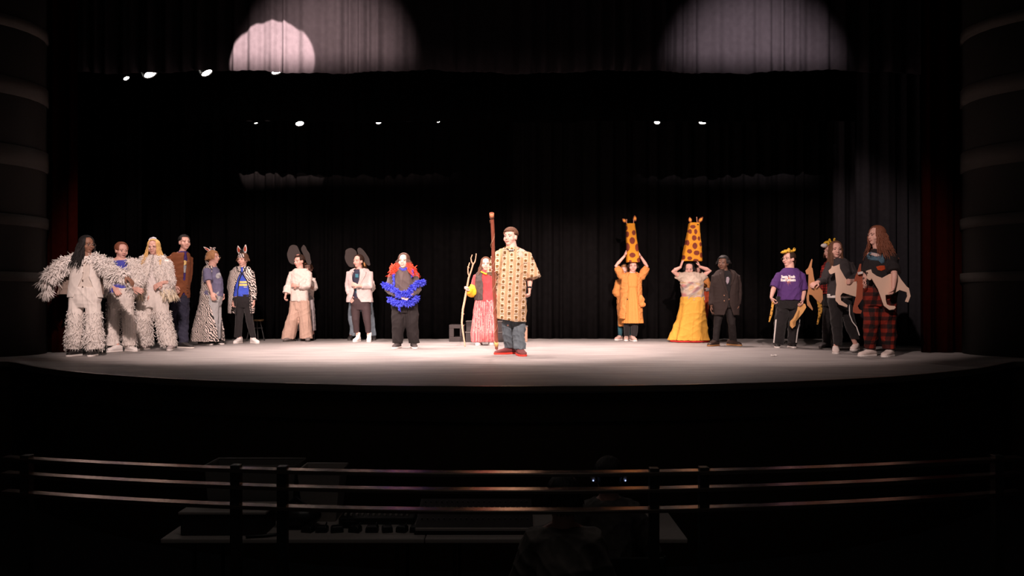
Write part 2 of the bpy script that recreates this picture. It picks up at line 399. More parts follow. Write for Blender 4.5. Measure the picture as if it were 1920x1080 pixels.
            if lace:
                g = G()
                for j in range(4):
                    x = .035+.026*j; h = .082-.011*j+high*.3*(j == 0)
                    g.tube([base+fd*x*k+sd*.024+V(0, 0, h-.006), base+fd*(x+.006)*k+V(0, 0, h+.004), base+fd*x*k-sd*.024+V(0, 0, h-.006)], .0035, 6)
                lo = link('laces', g.mesh(), lace, s.root); lo.parent = o
            out.append(o)
        return out
    # -------- hair
    def hair(s, col='brown', length=.30, opening=52, bangs=.0, n=120, rad=.012, flare=.25, cap=True, tipfn=None, side=0, curl=0.0, back=.0, seed=0, hang=95, keep=None):
        rs = random.Random(seed+int(s.off.x*100)); g = G(); hs = s.hs; H = s.H
        if rad <= .013: n = int(n*2.6); rad *= .56
        cen = H(0, -.014, .032); A = (.083*hs, .100*hs, .089*hs)
        if cap:
            g.ell(cen-s.hf*(.012*hs)+s.hu*.004, (A[0]*.985, A[1]*.90, A[2]*.98), (s.hr, s.hf, s.hu), 20, 14)
            g.ell(H(0, -.040, -.01), (.070*hs, .062*hs, .075*hs), (s.hr, s.hf, s.hu), 16, 10)
        for k in range(n):
            ph = -math.pi+2*math.pi*(k+.5)/n+rs.uniform(-.03, .03); aph = abs(ph)
            front = aph < R(opening)
            if front and bangs <= 0 and aph < R(opening): tmax = R(34+10*aph/R(opening))
            elif front: tmax = R(40+38*bangs)
            else: tmax = R(hang+rs.uniform(-4, 4))
            if keep and not keep(ph): continue
            pts = []; pa = side*.5
            steps = 7
            for i in range(steps+1):
                th = R(6)+(tmax-R(6))*i/steps; q = 1.0+rs.uniform(-.01, .025)
                v = s.hr*(A[0]*math.sin(th)*math.sin(ph)*q)+s.hf*(A[1]*math.sin(th)*math.cos(ph)*q)+s.hu*(A[2]*math.cos(th)*q)
                pts.append(cen+v)
            r = [rad*.7]+[rad*rs.uniform(.85, 1.15)]*(steps)
            if not front and length > 0:
                last = pts[-1]; out = (last-cen); out.z = 0; out = out.normalized() if out.length > 1e-4 else s.hr
                L_ = length*rs.uniform(.66, 1.08); m_ = max(3, int(L_/.04)); sw = rs.uniform(-1, 1)
                for i in range(1, m_+1):
                    t = i/m_
                    w_ = (curl+.25)*math.sin(t*9+sw*3+ph*5)*.014; tw = (curl+.3)*math.sin(t*7+sw*5)*.014
                    pts.append(last+V(0, 0, -L_*t)+out*(flare*L_*t*t*.5+.008*t+w_)+s.hr*(sw*.02*t+tw)-s.hf*(back*L_*t))
                    r.append(rad*(1-.75*t**2))
            g.tube(pts, r, 6, flat=.8)
        me = g.mesh()
        if tipfn: paint(me, tipfn); m = vcmat('dyed_hair', .5)
        else: m = mat('hair_'+col, HAIRC[col], .5, var=.35, scale=90, bump=.3, spec=.18)
        s.hairo = link('hair', me, m, s.root); return s.hairo
def _button(s, q, m, r=.010):
    g = G(); g.ell(q, (r, r*.6, r)); return link('button', g.mesh(), m, s.root)
Person.button = _button
def _decal(s, name, target, pxpts, m, off=.005, thick=.006, n=8):
    """flat cloth piece laid on the front of a garment"""
    bvh = BVHTree.FromPolygons([v.co for v in target.data.vertices], [p_.vertices for p_ in target.data.polygons])
    pts = []
    for i, q in enumerate(pxpts):
        q2 = pxpts[(i+1) % len(pxpts)]; pts += [(q[0]+(q2[0]-q[0])*t/4, q[1]+(q2[1]-q[1])*t/4) for t in range(4)]
    cx_ = sum(p_[0] for p_ in pts)/len(pts); cy_ = sum(p_[1] for p_ in pts)/len(pts); g = G(); vs = []; last = -.15; K = 4
    for k in range(K+1):
        for x, y in pts:
            v = s.p(cx_+(x-cx_)*max(k/K, .01), cy_+(y-cy_)*max(k/K, .01)); h = bvh.ray_cast(V(v.x, -.8, v.z), V(0, 1, 0))[0]
            if h is not None: last = h.y
            vs.append(V(v.x, last-off, v.z))
    n = len(pts); g.add(vs, [(k*n+i, k*n+(i+1) % n, (k+1)*n+(i+1) % n, (k+1)*n+i) for k in range(K) for i in range(n)])
    o = link(name, g.mesh(), m, s.root); so = o.modifiers.new('s', 'SOLIDIFY'); so.thickness = thick; so.offset = 0; return o
Person.decal = _decal
def oval(x, y, rx, ry, n=12): return [(x+rx*math.cos(2*math.pi*i/n), y+ry*math.sin(2*math.pi*i/n)) for i in range(n)]
def bar(x0, x1, y0, y1, sl=0): return [(x0, y0), ((x0+x1)/2, y0+sl/2), (x1, y0+sl), (x1, y1+sl), ((x0+x1)/2, y1+sl/2), (x0, y1)]
def feathers(par, src, n, size=(.05, .10), name='feather_trim', m=None, region=None, seed=0, width=.011, down=.6, spread=.8):
    """narrow curved barbs rooted all over a garment"""
    rs = np.random.RandomState(seed); me = src.data
    c = coords(me); nn = normals(me)
    idx = np.arange(len(c)) if region is None else np.nonzero(region(c))[0]
    n = int(n*1.7); width *= .58; idx = rs.choice(idx, n); g = G()
    for i in idx:
        p = Vector(c[i]); nr = Vector(nn[i]); L_ = rs.uniform(*size)
        d = (nr*.75+Vector(rs.normal(size=3))*spread*.5+V(0, 0, -down)).normalized(); sdv = d.cross(nr)
        if sdv.length < .05: continue
        sdv.normalize(); w_ = width*rs.uniform(.6, 1.2); q = p-nr*.004
        m1 = p+d*(L_*.45)+nr*.006; m2 = p+d*(L_*.8)+V(0, 0, -.008); tip = p+d*L_+V(0, 0, -.02*rs.uniform(0, 1))
        g.add([q, m1+sdv*w_, m1+nr*.003, m1-sdv*w_, m2+sdv*w_*.7, m2+nr*.003, m2-sdv*w_*.7, tip], [(0, 1, 2), (0, 2, 3), (1, 4, 5, 2), (2, 5, 6, 3), (4, 7, 5), (5, 7, 6)])
    return link(name, g.mesh(), m, par, smooth=False)
def boa(par, paths, m, rad=.05, dens=900, seed=0, name='feather_boa', width=.009):
    rs = np.random.RandomState(seed); g = G()
    for pts, n in paths:
        g.tube(pts, rad*.35, 8)
        for _ in range(n):
            t = rs.uniform(0, len(pts)-1.001); i = int(t); p = Vector(pts[i]).lerp(Vector(pts[i+1]), t-i)
            d = Vector(rs.normal(size=3)).normalized(); L_ = rad*rs.uniform(.7, 1.35); sd = d.orthogonal().normalized()
            sd.rotate(Matrix.Rotation(rs.uniform(0, 6.28), 3, d)); w_ = width*rs.uniform(.7, 1.3); o = d.cross(sd)*.003
            a = p+d*L_*.3; b = p+d*L_*.75; tip = p+d*L_+V(0, 0, -.01)
            g.add([p, a+sd*w_, a-sd*w_, b+sd*w_+o, b-sd*w_+o, tip], [(0, 1, 2), (1, 3, 4, 2), (3, 5, 4)])
    return link(name, g.mesh(), m, par, smooth=False)
def text_on(par, txt, target, cen, size, m, name='print', off=.004, width=None, extrude=.0, dirn=(0, 1, 0), bold=.0):
    """lettering projected on the front of a garment (root coordinates; looks towards dirn)"""
    cu = bpy.data.curves.new('t', 'FONT'); cu.body = txt; cu.size = size; cu.align_x = 'CENTER'; cu.align_y = 'CENTER'; cu.offset = bold; cu.space_line = .9
    o = bpy.data.objects.new('t', cu); COL.objects.link(o); dg = bpy.context.evaluated_depsgraph_get()
    me = bpy.data.meshes.new_from_object(o.evaluated_get(dg)); bpy.data.objects.remove(o)
    d = Vector(dirn).normalized(); sx = d.cross(V(0, 0, 1)).normalized(); vs = target.data
    bvh = BVHTree.FromPolygons([v.co for v in vs.vertices], [p_.vertices for p_ in vs.polygons])
    k = 1.0
    if width:
        xs = [v.co.x for v in me.vertices]; k = width/(max(xs)-min(xs))
    last = None
    bm = bmesh.new(); bm.from_mesh(me); bmesh.ops.triangulate(bm, faces=bm.faces); bmesh.ops.subdivide_edges(bm, edges=[e for e in bm.edges if e.calc_length() > .03], cuts=2); bm.to_mesh(me); bm.free()
    for v in me.vertices:
        q = Vector(cen)+sx*v.co.x*k+V(0, 0, v.co.y)-d*.6
        hit = bvh.ray_cast(q, d)
        if hit[0] is not None: last = hit[0]; v.co = hit[0]-d*off
        else: v.co = q+d*.5
    return link(name, me, m, par, smooth=False)
# ------------------------------------------------------------------ the hall and the stage
M_BLACK = mat('black_velvet', (.0012, .0011, .0012), .95, var=.3, scale=12, spec=.0)
M_BACKR = mat('dusty_black_velvet', (.0055, .0050, .0052), .95, var=.35, scale=10, spec=.0)  # same velvet as the left half, lightened to paint in stronger light
M_BACKL = mat('black_velvet_backdrop', (.0024, .0022, .0023), .95, var=.35, scale=10, spec=.0)
M_TEASER = mat('charcoal_velour', (.020, .017, .0195), .95, var=.25, scale=14, spec=0)
M_RED = mat('dark_red_velour', (.013, .0017, .0011), .9, var=.3, scale=16, spec=0)
M_GREYV = mat('grey_velour', (.022, .021, .0245), .95, var=.25, scale=14, spec=0)
M_WALL = mat('hall_wall_paint', (.05, .045, .04), .9, var=.2, scale=6)
M_BAND = mat('stone_band', (.050, .044, .040), .85, var=.2, scale=30, bump=.2)
M_DARKB = mat('dark_block_wall', (.017, .015, .0135), .9, var=.25, scale=30, bump=.2)
M_METAL = mat('black_metal', (.02, .02, .02), .45, 0, spec=.5)
M_PAINTED = mat('black_paint', (.03, .027, .026), .6, var=.3, scale=9)
M_WOODE = mat('dark_wood_face', (.035, .022, .015), .5, var=.3, scale=10)

def floor_mat():
    m = bpy.data.materials.new('stage_floor_paint'); m.use_nodes = True; nt = m.node_tree; b = nt.nodes['Principled BSDF']
    b.inputs['Roughness'].default_value = .62; b.inputs['Specular IOR Level'].default_value = .35
    tc = nt.nodes.new('ShaderNodeTexCoord'); mp = nt.nodes.new('ShaderNodeMapping'); mp.inputs['Scale'].default_value = (.35, 1.6, 1)
    n1 = nt.nodes.new('ShaderNodeTexNoise'); n1.inputs['Scale'].default_value = 3.2; n1.inputs['Detail'].default_value = 8
    n2 = nt.nodes.new('ShaderNodeTexNoise'); n2.inputs['Scale'].default_value = 38; n2.inputs['Detail'].default_value = 3
    nt.links.new(tc.outputs['Object'], mp.inputs[0]); nt.links.new(mp.outputs[0], n1.inputs[0]); nt.links.new(tc.outputs['Object'], n2.inputs[0])
    cr = nt.nodes.new('ShaderNodeValToRGB'); cr.color_ramp.elements[0].position = .3; cr.color_ramp.elements[0].color = (.21, .197, .195, 1)
    cr.color_ramp.elements[1].position = .72; cr.color_ramp.elements[1].color = (.35, .326, .32, 1)
    ad = nt.nodes.new('ShaderNodeMath'); ad.operation = 'MULTIPLY_ADD'; ad.inputs[1].default_value = .22
    nt.links.new(n2.outputs[0], ad.inputs[0]); nt.links.new(n1.outputs[0], ad.inputs[2])
    sb = nt.nodes.new('ShaderNodeMath'); sb.operation = 'SUBTRACT'; sb.inputs[1].default_value = .11
    nt.links.new(ad.outputs[0], sb.inputs[0]); nt.links.new(sb.outputs[0], cr.inputs[0]); nt.links.new(cr.outputs[0], b.inputs['Base Color'])
    return m
# stage: bowed front edge
def lip(x): return 15.1-math.sqrt(max(1, 8.06**2-x*x)) if abs(x) < 6.2 else 15.1-math.sqrt(8.06**2-6.2**2)
xs = np.linspace(-9.5, 9.5, 77)
g = G(); poly = [(x, lip(x)) for x in xs]
n = len(poly); vs = [(x, y, 0) for x, y in poly]+[(x, 17.6, 0) for x, _ in poly]
g.add(vs, [(i, i+1, n+i+1, n+i) for i in range(n-1)])
vs = [(x, y, -.06) for x, y in poly]; g.add([(x, y, 0) for x, y in poly]+vs, [(i, n+i, n+i+1, i+1) for i in range(n-1)])
struct(link('floor', g.mesh(), floor_mat(), smooth=False))
def arc_band(name, z0, z1, off, m, thick=.03):
    g = G(); a = [(x, lip(x)+off) for x in xs]; n = len(a)
    vs = [(x, y, z0) for x, y in a]+[(x, y, z1) for x, y in a]+[(x, y+thick, z1) for x, y in a]+[(x, y+thick, z0) for x, y in a]
    g.add(vs, [(k*n+i, k*n+i+1, ((k+1) % 4)*n+i+1, ((k+1) % 4)*n+i) for k in range(4) for i in range(n-1)])
    return struct(link(name, g.mesh(), m, smooth=False))
arc_band('trim_1', -.045, .004, -.02, mat('stage_nosing', (.10, .075, .06), .35, var=.2, scale=20, spec=.6), .04)
arc_band('wall_stage_front', -1.65, -.06, .05, M_WOODE)
arc_band('trim_2', -.32, -.28, .03, mat('stage_front_rail', (.03, .022, .018), .5), .02)
g = G(); g.add([(-11, 4.5, -1.65), (11, 4.5, -1.65), (11, 12, -1.65), (-11, 12, -1.65)], [(0, 1, 2, 3)])
struct(link('floor', g.mesh(), mat('pit_carpet', (.018, .016, .018), .95, var=.3, scale=60), smooth=False))
g = G(); g.box((-11, -4, -2.2), (11, 4.5, -1.0)); struct(link('floor', g.mesh(), mat('aisle_carpet', (.02, .016, .018), .95, var=.3, scale=60), smooth=False))
g = G(); g.box((-9.6, 17.6, -.1), (9.6, 17.8, 8.2)); struct(link('wall_back', g.mesh(), M_BLACK, smooth=False))
g = G(); g.box((-9.7, 12.6, -.1), (-9.5, 17.7, 8.2)); struct(link('wall_left', g.mesh(), M_BLACK, smooth=False))
g = G(); g.box((9.5, 12.6, -.1), (9.7, 17.7, 8.2)); struct(link('wall_right', g.mesh(), M_BLACK, smooth=False))
g = G(); g.box((-11, -4, 8.2), (11, 17.8, 8.4)); struct(link('ceiling', g.mesh(), M_WALL, smooth=False))
g = G(); g.box((-11.2, -4, -2.2), (-11, 12.6, 8.2)); struct(link('wall_left', g.mesh(), M_WALL, smooth=False))
g = G(); g.box((11, -4, -2.2), (11.2, 12.6, 8.2)); struct(link('wall_right', g.mesh(), M_WALL, smooth=False))
# proscenium: header and banded curved piers
g = G(); g.box((-11, 11.3, 5.6), (11, 11.6, 8.2)); struct(link('wall_proscenium', g.mesh(), M_WALL, smooth=False))
def pier(side):
    cx0 = -8.72 if side < 0 else 8.5; r0 = 2.0
    def cyl(g, r, z0, z1, n=40):
        ring = lambda z, rr: [V(cx0+rr*math.cos(2*math.pi*i/n), 11.35+rr*.62*math.sin(2*math.pi*i/n), z) for i in range(n)]
        g.loft([ring(z0, r), ring(z1, r)])
    g = G(); cyl(g, r0, .0, 5.6); name = 'wall_proscenium_left' if side < 0 else 'wall_proscenium_right'
    w_ = struct(link(name, g.mesh(), M_DARKB)); 
    for z0, z1 in ((1.03, 1.16), (1.80, 1.95), (2.62, 2.90), (3.58, 3.82), (4.5, 4.65)):
        g = G(); cyl(g, r0+.03, z0, z1); struct(link('trim_3', g.mesh(), M_BAND))
pier(-1); pier(1)
def drape(name, x0, x1, y, z0, z1, m, fold=.09, pitch=.28, seed=0, hem=.03, label=None, cat='curtain', group=None, kind=None, ampvar=.6, lean=0, y1=None):
    """velour sheet hung in irregular deep folds, double-sided solid"""
    rs = np.random.RandomState(seed); L_ = abs(x1-x0) if y1 is None else math.hypot(x1-x0, y1-y); n = max(16, int(L_/.022)); t = np.linspace(0, 1, n); s_ = t*L_
    ph = np.cumsum(rs.uniform(.35, 1.65, size=n)); 
    from numpy import interp
    k = int(L_/pitch)+2; knots = np.cumsum(rs.uniform(.5, 1.5, k)); knots = (knots-knots[0])/(knots[-1]-knots[0])*L_
    phase = interp(s_, knots, np.arange(k)*math.pi*2); am = interp(s_, knots, rs.uniform(1-ampvar, 1, k))
    d = fold*am*(np.sin(phase)*.75+.25*np.sin(phase*2.3+1))
    bx = x0+(x1-x0)*t; by = np.full(n, y) if y1 is None else y+(y1-y)*t
    nx, ny = (0, 1) if y1 is None else (-(y1-y)/L_, (x1-x0)/L_)
    rows = 7; hz = hem*(np.sin(s_*2.1+rs.uniform(0, 6))*.5+np.sin(phase)*.3+np.sin(s_*7.3)*.2)
    vs = []; R_ = []
    for lay in (0, .012):
        for r in range(rows):
            q = r/(rows-1); z = z0+hz*(1-q)+(z1-z0)*q; a = d*(1-.25*q)+lay
            vs += list(zip(bx+nx*a, by+ny*a, z))
    fs = []; T = rows*n
    for r in range(rows-1):
        for i in range(n-1):
            a = r*n+i; fs.append((a, a+1, a+1+n, a+n)); b = a+T; fs.append((b, b+n, b+1+n, b+1))
    for i in range(n-1): fs.append((i, i+T, i+1+T, i+1))
    g = G(); g.add(vs, fs); o = link(name, g.mesh(), m)
    if label: tag(o, label, cat, group, kind)
    return o
drape('border_curtain', -9.2, 9.2, 12.0, 4.20, 6.6, M_TEASER, .075, .30, 3, .05, 'charcoal velour border curtain across the top of the stage opening, front one', 'curtain')
drape('border_curtain', -9.2, 9.2, 13.8, 3.86, 6.6, M_BLACK, .06, .34, 5, .03, 'black border curtain hanging behind and below the front border', 'curtain')
drape('backdrop_curtain', -9.3, .0, 16.2, .005, 6.8, M_BACKL, .09, .30, 8, 0, 'black backdrop curtain, left half, behind the performers in animal ears', 'curtain')
drape('backdrop_curtain', .0, 9.3, 16.25, .005, 6.8, M_BACKR, .09, .30, 9, 0, 'black backdrop curtain, right half, behind the two giraffe headpieces', 'curtain')
drape('main_curtain', -7.3, -6.38, 11.75, .01, 6.6, M_RED, .10, .22, 11, 0, 'dark red main curtain gathered at the left edge of the stage opening', 'curtain')
drape('main_curtain', 6.02, 7.1, 11.75, .01, 6.6, M_RED, .10, .22, 12, 0, 'dark red main curtain gathered at the right edge of the stage opening', 'curtain')
drape('leg_curtain', 5.75, 7.9, 13.4, .01, 5.9, M_GREYV, .10, .26, 14, 0, 'dark grey leg curtain in deep folds behind the right main curtain', 'curtain')
drape('leg_curtain', 5.9, 8.6, 14.7, .01, 5.9, M_GREYV, .09, .24, 15, 0, 'dark grey leg curtain further upstage on the right', 'curtain')
drape('leg_curtain', -8.4, -6.2, 13.4, .01, 5.9, M_BLACK, .10, .26, 16, 0, 'black leg curtain behind the left main curtain', 'curtain')
drape('leg_curtain', -8.8, -6.0, 14.7, .01, 5.9, M_BLACK, .09, .24, 17, 0, 'black leg curtain further upstage on the left', 'curtain')
for lx, lz, tx in ((-1.0, 6.4, -3.56), (-2.5, 6.4, -2.75), (2.0, 6.4, 3.6)):  # unseen plates added to keep the border spot beams off the backdrop
    a = Vector((lx, 1.5, lz)); e_ = Vector((tx, 11.95, 4.23)); d = e_-a; c = a+d*.055; g = G(); g.box((-.25, -.01, -.45), (.25, .01, 0)); o = link('lamp_shutter', g.mesh(), M_METAL, smooth=False); o.location = c
    o.rotation_euler = (0, 0, math.atan2(-d.x, d.y)); tag(o, 'added black plate out of view above the seats, blocking a border beam, '+{-1.0: 'middle one of three', -2.5: 'leftmost of three', 2.0: 'rightmost of three'}[lx], 'beam blocker')
# lighting pipes and lamps
def pipe(y, z, label):
    g = G(); g.tube([V(-9.498, y, z), V(9.498, y, z)], .025, 12); tag(link('lighting_pipe', g.mesh(), M_METAL), label, 'pipe')
pipe(12.75, 4.78, 'black lighting pipe hanging across the stage behind the front border')
pipe(14.4, 4.50, 'black lighting pipe hanging across the stage behind the second border')
M_LENS = mat('lamp_lens_lit', (1, .93, .86), .3, var=.02, emit=60)
def stage_light(px, py, D, aim, label, r=.055, watts=0, deg=60, blend=.8, elong=1.0, pipez=4.78, lens=None):
    c = W(px, py, D); root = empty('stage_light', (c.x, c.y, c.z), label, 'stage light', 'stage lights on the pipes')
    d = (Vector(aim)-c).normalized(); u = d.orthogonal().normalized(); v = d.cross(u)
    def rg(x, rr): return g.ring(d*x, u*rr, v*rr, 24)
    g = G(); g.loft([rg(-.30, r*.5), rg(-.29, r*.85), rg(-.16, r*1.0), rg(-.10, r*1.12), rg(.0, r*1.2), rg(.004, r*1.22), rg(.004, r*1.02), rg(-.02, r*1.0)], cap=True)
    link('housing', g.mesh(), M_METAL, root)
    g = G(); g.loft([rg(-.018, r*.2), rg(-.018, r*.98), rg(-.008, r*.98), rg(.0, r*.6), rg(.002, r*.1)]); link('lens', g.mesh(), lens or M_LENS, root)
    g = G(); top = V(0, D*0+({4.78: 12.75, 4.50: 14.4}[pipez]-c.y), pipez-c.z)
    b = d*-.15
    g.tube([b+V(r*1.3, 0, 0), b+V(r*1.4, 0, .1), V(0, top.y, top.z-.05)+V(.02, 0, 0), V(0, top.y, top.z-.05)-V(.02, 0, 0), b+V(-r*1.4, 0, .1), b+V(-r*1.3, 0, 0)], .007, 8); link('yoke', g.mesh(), M_METAL, root)
    g = G(); g.box((-.03, top.y-.035, top.z-.07), (.03, top.y+.035, top.z-.024)); link('clamp', g.mesh(), M_METAL, root)
    if watts:
        q = c+d*.03; s_ = spot('stage_light_beam', q, aim, watts, deg, blend); 
TOP = .48
stage_light(237, 147, 12.7, (-3.6, 12.0, .6), 'small round stage light, leftmost of the lamps under the front border', .045, 500*TOP, 60)
stage_light(282, 139, 12.7, (-3.0, 12.4, .0), 'bright stage light second from the left under the front border', .10, 1100*TOP, 75)
stage_light(388, 137, 12.7, (-2.2, 12.4, .0), 'bright stage light left of the round light pool on the front border', .085, 1100*TOP, 75)
stage_light(521, 133, 12.7, (-1.4, 12.4, 0), 'bright stage light directly under the round light pool on the border', .10, 1300*TOP, 75)
stage_light(480, 231, 14.3, (-3.6, 14.4, 0), 'tiny lit stage light, leftmost one under the second border', .035, 250*TOP, 80, pipez=4.5)
stage_light(562, 232, 14.3, (-2.6, 12.9, 0), 'bright stage light on the left under the second border', .07, 900*TOP, 85, pipez=4.5)
stage_light(710, 230, 14.3, (-1.3, 12.7, 0), 'small lit stage light left of centre under the second border', .045, 900*TOP, 85, pipez=4.5)
stage_light(822, 229, 14.3, (-.6, 14.2, 0), 'dim glint of a stage light nearest the centre under the second border', .03, 500*TOP, 85, pipez=4.5)
stage_light(1232, 230, 14.3, (1.9, 12.7, 0), 'small lit stage light on the right under the second border, left of the brighter one', .05, 900*TOP, 85, pipez=4.5)
stage_light(1317, 229, 14.3, (2.6, 12.7, 0), 'rightmost bright stage light under the second border', .065, 900*TOP, 85, pipez=4.5)
# overhead lamps hidden above the borders that light the middle of the floor
for x, y, wt in ((-.2, 12.75, 1500), (1.5, 12.75, 1100), (.6, 14.4, 900)):
    s_ = spot('stage_light_beam', (x, y, 4.6), (x*.8, y-.2, 0), wt*TOP, 75, .9)
# black boxes upstage
def blockbox(name, px0, px1, py0, py1, D, dep, m, label, hole=None):
    a = W(px0, py1, D); b = W(px1, py0, D); root = empty(name, ((a.x+b.x)/2, D+dep/2, max(0, 0 if py1 > 630 else a.z)), label, 'stage block', 'black stage blocks')
    w2 = (b.x-a.x)/2; h = b.z-(0 if py1 > 630 else a.z); d2 = dep/2; t = .07
    if hole:
        g = G(); g.box((-w2, -d2, 0), (w2, d2, .09)); o = bevel(link('bottom_board', g.mesh(), m, root, False), .006)
        g = G(); g.box((-w2, -d2, h-t), (w2, d2, h)); bevel(link('top_board', g.mesh(), m, root, False), .006)
        g = G(); g.box((-w2, -d2, .09), (-w2+.09, d2, h-t)); bevel(link('side_board', g.mesh(), m, root, False), .006)
        g = G(); g.box((w2-.09, -d2, .09), (w2, d2, h-t)); bevel(link('side_board', g.mesh(), m, root, False), .006)
    else:
        g = G(); g.box((-w2, -d2, 0), (w2, d2, h-.02)); bevel(link('box_body', g.mesh(), m, root, False), .008)
        g = G(); g.box((-w2-.008, -d2-.008, h-.02), (w2+.008, d2+.008, h)); bevel(link('top_board', g.mesh(), mat('worn_black_top', (.10, .085, .08), .5, var=.3, scale=12), root, False), .004)
    return root
M_BOXP = mat('scuffed_black_paint', (.035, .028, .028), .6, var=.4, scale=7)
blockbox('stage_block', 842, 871, 609, 639.5, 15.05, .42, M_BOXP, 'black open-framed stage block left of the stacked blocks behind the red skirt', True)
blockbox('stage_block', 873, 975, 622, 640.5, 14.9, .5, M_BOXP, 'long low black stage block lying at the bottom of the stack')
r_ = blockbox('stage_block', 874, 950, 602, 622, 14.95, .45, M_BOXP, 'black stage block on top of the long low block')
r_.location.z = .74-55*14.9/1500+.001
blockbox('stage_block', 976, 989, 611, 639.5, 15.0, .4, mat('bare_wood_side', (.28, .17, .12), .7, var=.25, scale=15), 'wooden stage block with a bare side, right of the jeans', None)
# stool in the shadows behind the zebra coat
c = W(479, 599, 15.3)
r_ = empty('stool', (c.x, c.y, 0), 'small stool with a brass-edged seat in the dark behind the short zebra coat', 'stool')
g = G(); g.loft([g.ring(V(0, 0, c.z-.03), V(.15, 0, 0), V(0, .15, 0), 28), g.ring(V(0, 0, c.z), V(.155, 0, 0), V(0, .155, 0), 28)]); link('seat', g.mesh(), mat('brass_edge', (.10, .06, .025), .4, .3), r_)
for k in range(4):
    a = k*math.pi/2+.6; g = G(); g.tube([V(.09*math.cos(a), .09*math.sin(a), c.z-.03), V(.17*math.cos(a), .17*math.sin(a), .012)], .011, 8); link('leg', g.mesh(), M_METAL, r_)
g = G(); g.tube([V(.13*math.cos(a), .13*math.sin(a), .25) for a in np.linspace(0, 2*math.pi, 25)], .007, 6); link('foot_ring', g.mesh(), M_METAL, r_)
# scrap of white tissue on the floor
D = Dfloor(668); g = G(); rs = random.Random(4)
vs = []; fs = []
for i in range(9):
    for j in range(4): vs.append((-.045+.011*i+rs.uniform(-.004, .004), -.03+.02*j+rs.uniform(-.006, .006), .004+.022*abs(math.sin(i*1.7+j*1.1))*rs.uniform(.5, 1)))
for i in range(8):
    for j in range(3): a = i*4+j; fs.append((a, a+4, a+5, a+1))
g.add(vs, fs); o = link('paper_scrap', g.mesh(), mat('white_tissue', (.8, .76, .74), .9)); o.location = ((1452-CX)*D/F, D, 0)
so = o.modifiers.new('s', 'SOLIDIFY'); so.thickness = .003
tag(o, 'small crumpled white scrap lying on the stage floor in front of the purple shirt', 'paper scrap')
# ------------------------------------------------------------------ the cast
vc = vcmat()
C_WHITE = mat('white_costume_cloth', (.72, .66, .62), .85, var=.10, scale=25)
C_FEATH = mat('white_feathers', (.82, .77, .74), .8, var=.08, scale=30)
C_SHOEW = mat('white_shoe', (.80, .76, .74), .5, var=.05); C_SOLEW = mat('white_sole', (.75, .70, .67), .6, var=.05)
C_SHOEB = mat('black_shoe', (.018, .016, .016), .5); C_SOLEB = mat('dark_sole', (.05, .045, .042), .7)
C_NAVY = mat('navy_cloth', (.022, .022, .042), .85); C_BLK = mat('black_cloth', (.014, .012, .013), .9, sheen=.1)
ZEBRA = wave_mat('zebra_print', (.012, .010, .010), (.72, .62, .58), 15, 6.5, 'X', dscale=1.1, thresh=.5, rot=(0, .5, .4))
ZEBRA2 = wave_mat('zebra_print_small', (.012, .010, .010), (.75, .65, .62), 11, 5, 'X', dscale=1.5, rot=(0, .5, .4))
def lerpc(a, b, t): return np.array(a)[None]*(1-t[:, None])+np.array(b)[None]*t[:, None]
def plaid(red=(.45, .03, .02), dark=(.012, .006, .006), k=.055):
    def fn(c):
        a = (np.mod(c[:, 0]+c[:, 1]*.3, 2*k) < k).astype(float); b = (np.mod(c[:, 2], 2*k) < k).astype(float)
        return lerpc(dark, red, (a+b)/2*.9*((a+b) > 1.5)+.22*((a+b) == 1))
    return fn
# ---- 1 bird with dark hair, arms spread
P = Person('person in white feathered costume with long dark hair, arms spread wide, leftmost on stage',
           [(139, 668, -10), (174, 668, 10)], (163, 457, 62, -3, 1.0), (162, 484, .165, 5), (160, 553, .15),
           [dict(s=(145, 486, 0), e=(115, 500, -.02), w=(92, 521, -.05), curl=.3, n=(0, 0, -1)),
            dict(s=(184, 487, 0), e=(211, 512, -.14), w=(236, 518, -.28), h=(246, 527, -.28), curl=.3, n=(0, .2, -1), t=-1)], skin='brown', legs=[(141, 610, -.03), (173, 610, -.03)])
P.face('open', (.25, .08, .07), 'black', True)
P.hair('black', .36, 48, n=150, flare=.6, curl=.5, back=.15, seed=1)
pt = P.trousers([[(143, 565, 14), (141, 600, 14), (139, 630, 14.5), (139, 655, 14)], [(174, 565, 14), (176, 600, 14), (177, 630, 15.5), (177, 655, 15)]], C_WHITE, [(134, 188, 538, .125), (129, 190, 562, .13), (130, 188, 578, .11)], (.006, 20))
ck = P.garment('vest', [(142, 184, 482, .09, 3), (135, 187, 495, .125, 12), (132, 186, 520, .13, 13), (128, 190, 545, .135, 30), (127, 192, 558, .14, 42)], C_WHITE, openat=20, thick=.02, wr=(.003, 20))
P.garment('shirt', [(148, 180, 483, .075), (141, 181, 500, .105), (140, 182, 530, .11), (139, 183, 543, .11)], mat('cream_shirt', (.62, .55, .50), .85))
for py in (499, 512, 526, 538): P.button(P.p(164, py)+V(0, -.125, 0), mat('brown_button', (.06, .03, .02), .4))
sl = P.garment('sleeves', [(140, 186, 480, .085), (137, 188, 490, .10)], C_WHITE, [P.sleeve(0, .075, .085, .075, 1.0), P.sleeve(1, .07, .075, .07, .96)], wr=(.004, 25))
cp = P.garment('cape', [(122, 190, 492, .10, 80), (112, 193, 520, .12, 95), (108, 195, 553, .14, 100)], mat('drab_cape', (.25, .19, .16), .9), openat=15, thick=.014)
feathers(P.root, sl, 2600, (.035, .085), m=C_FEATH, seed=1, region=lambda c: (np.abs(c[:, 0]) > .10))
g = G()
a, e, w_ = P.arm[0]
q = G(); q.tube([w_.lerp(e, .2), w_+V(-.05, 0, -.06), w_+V(-.04, 0, -.16)], [.07, .06, .02], 12)
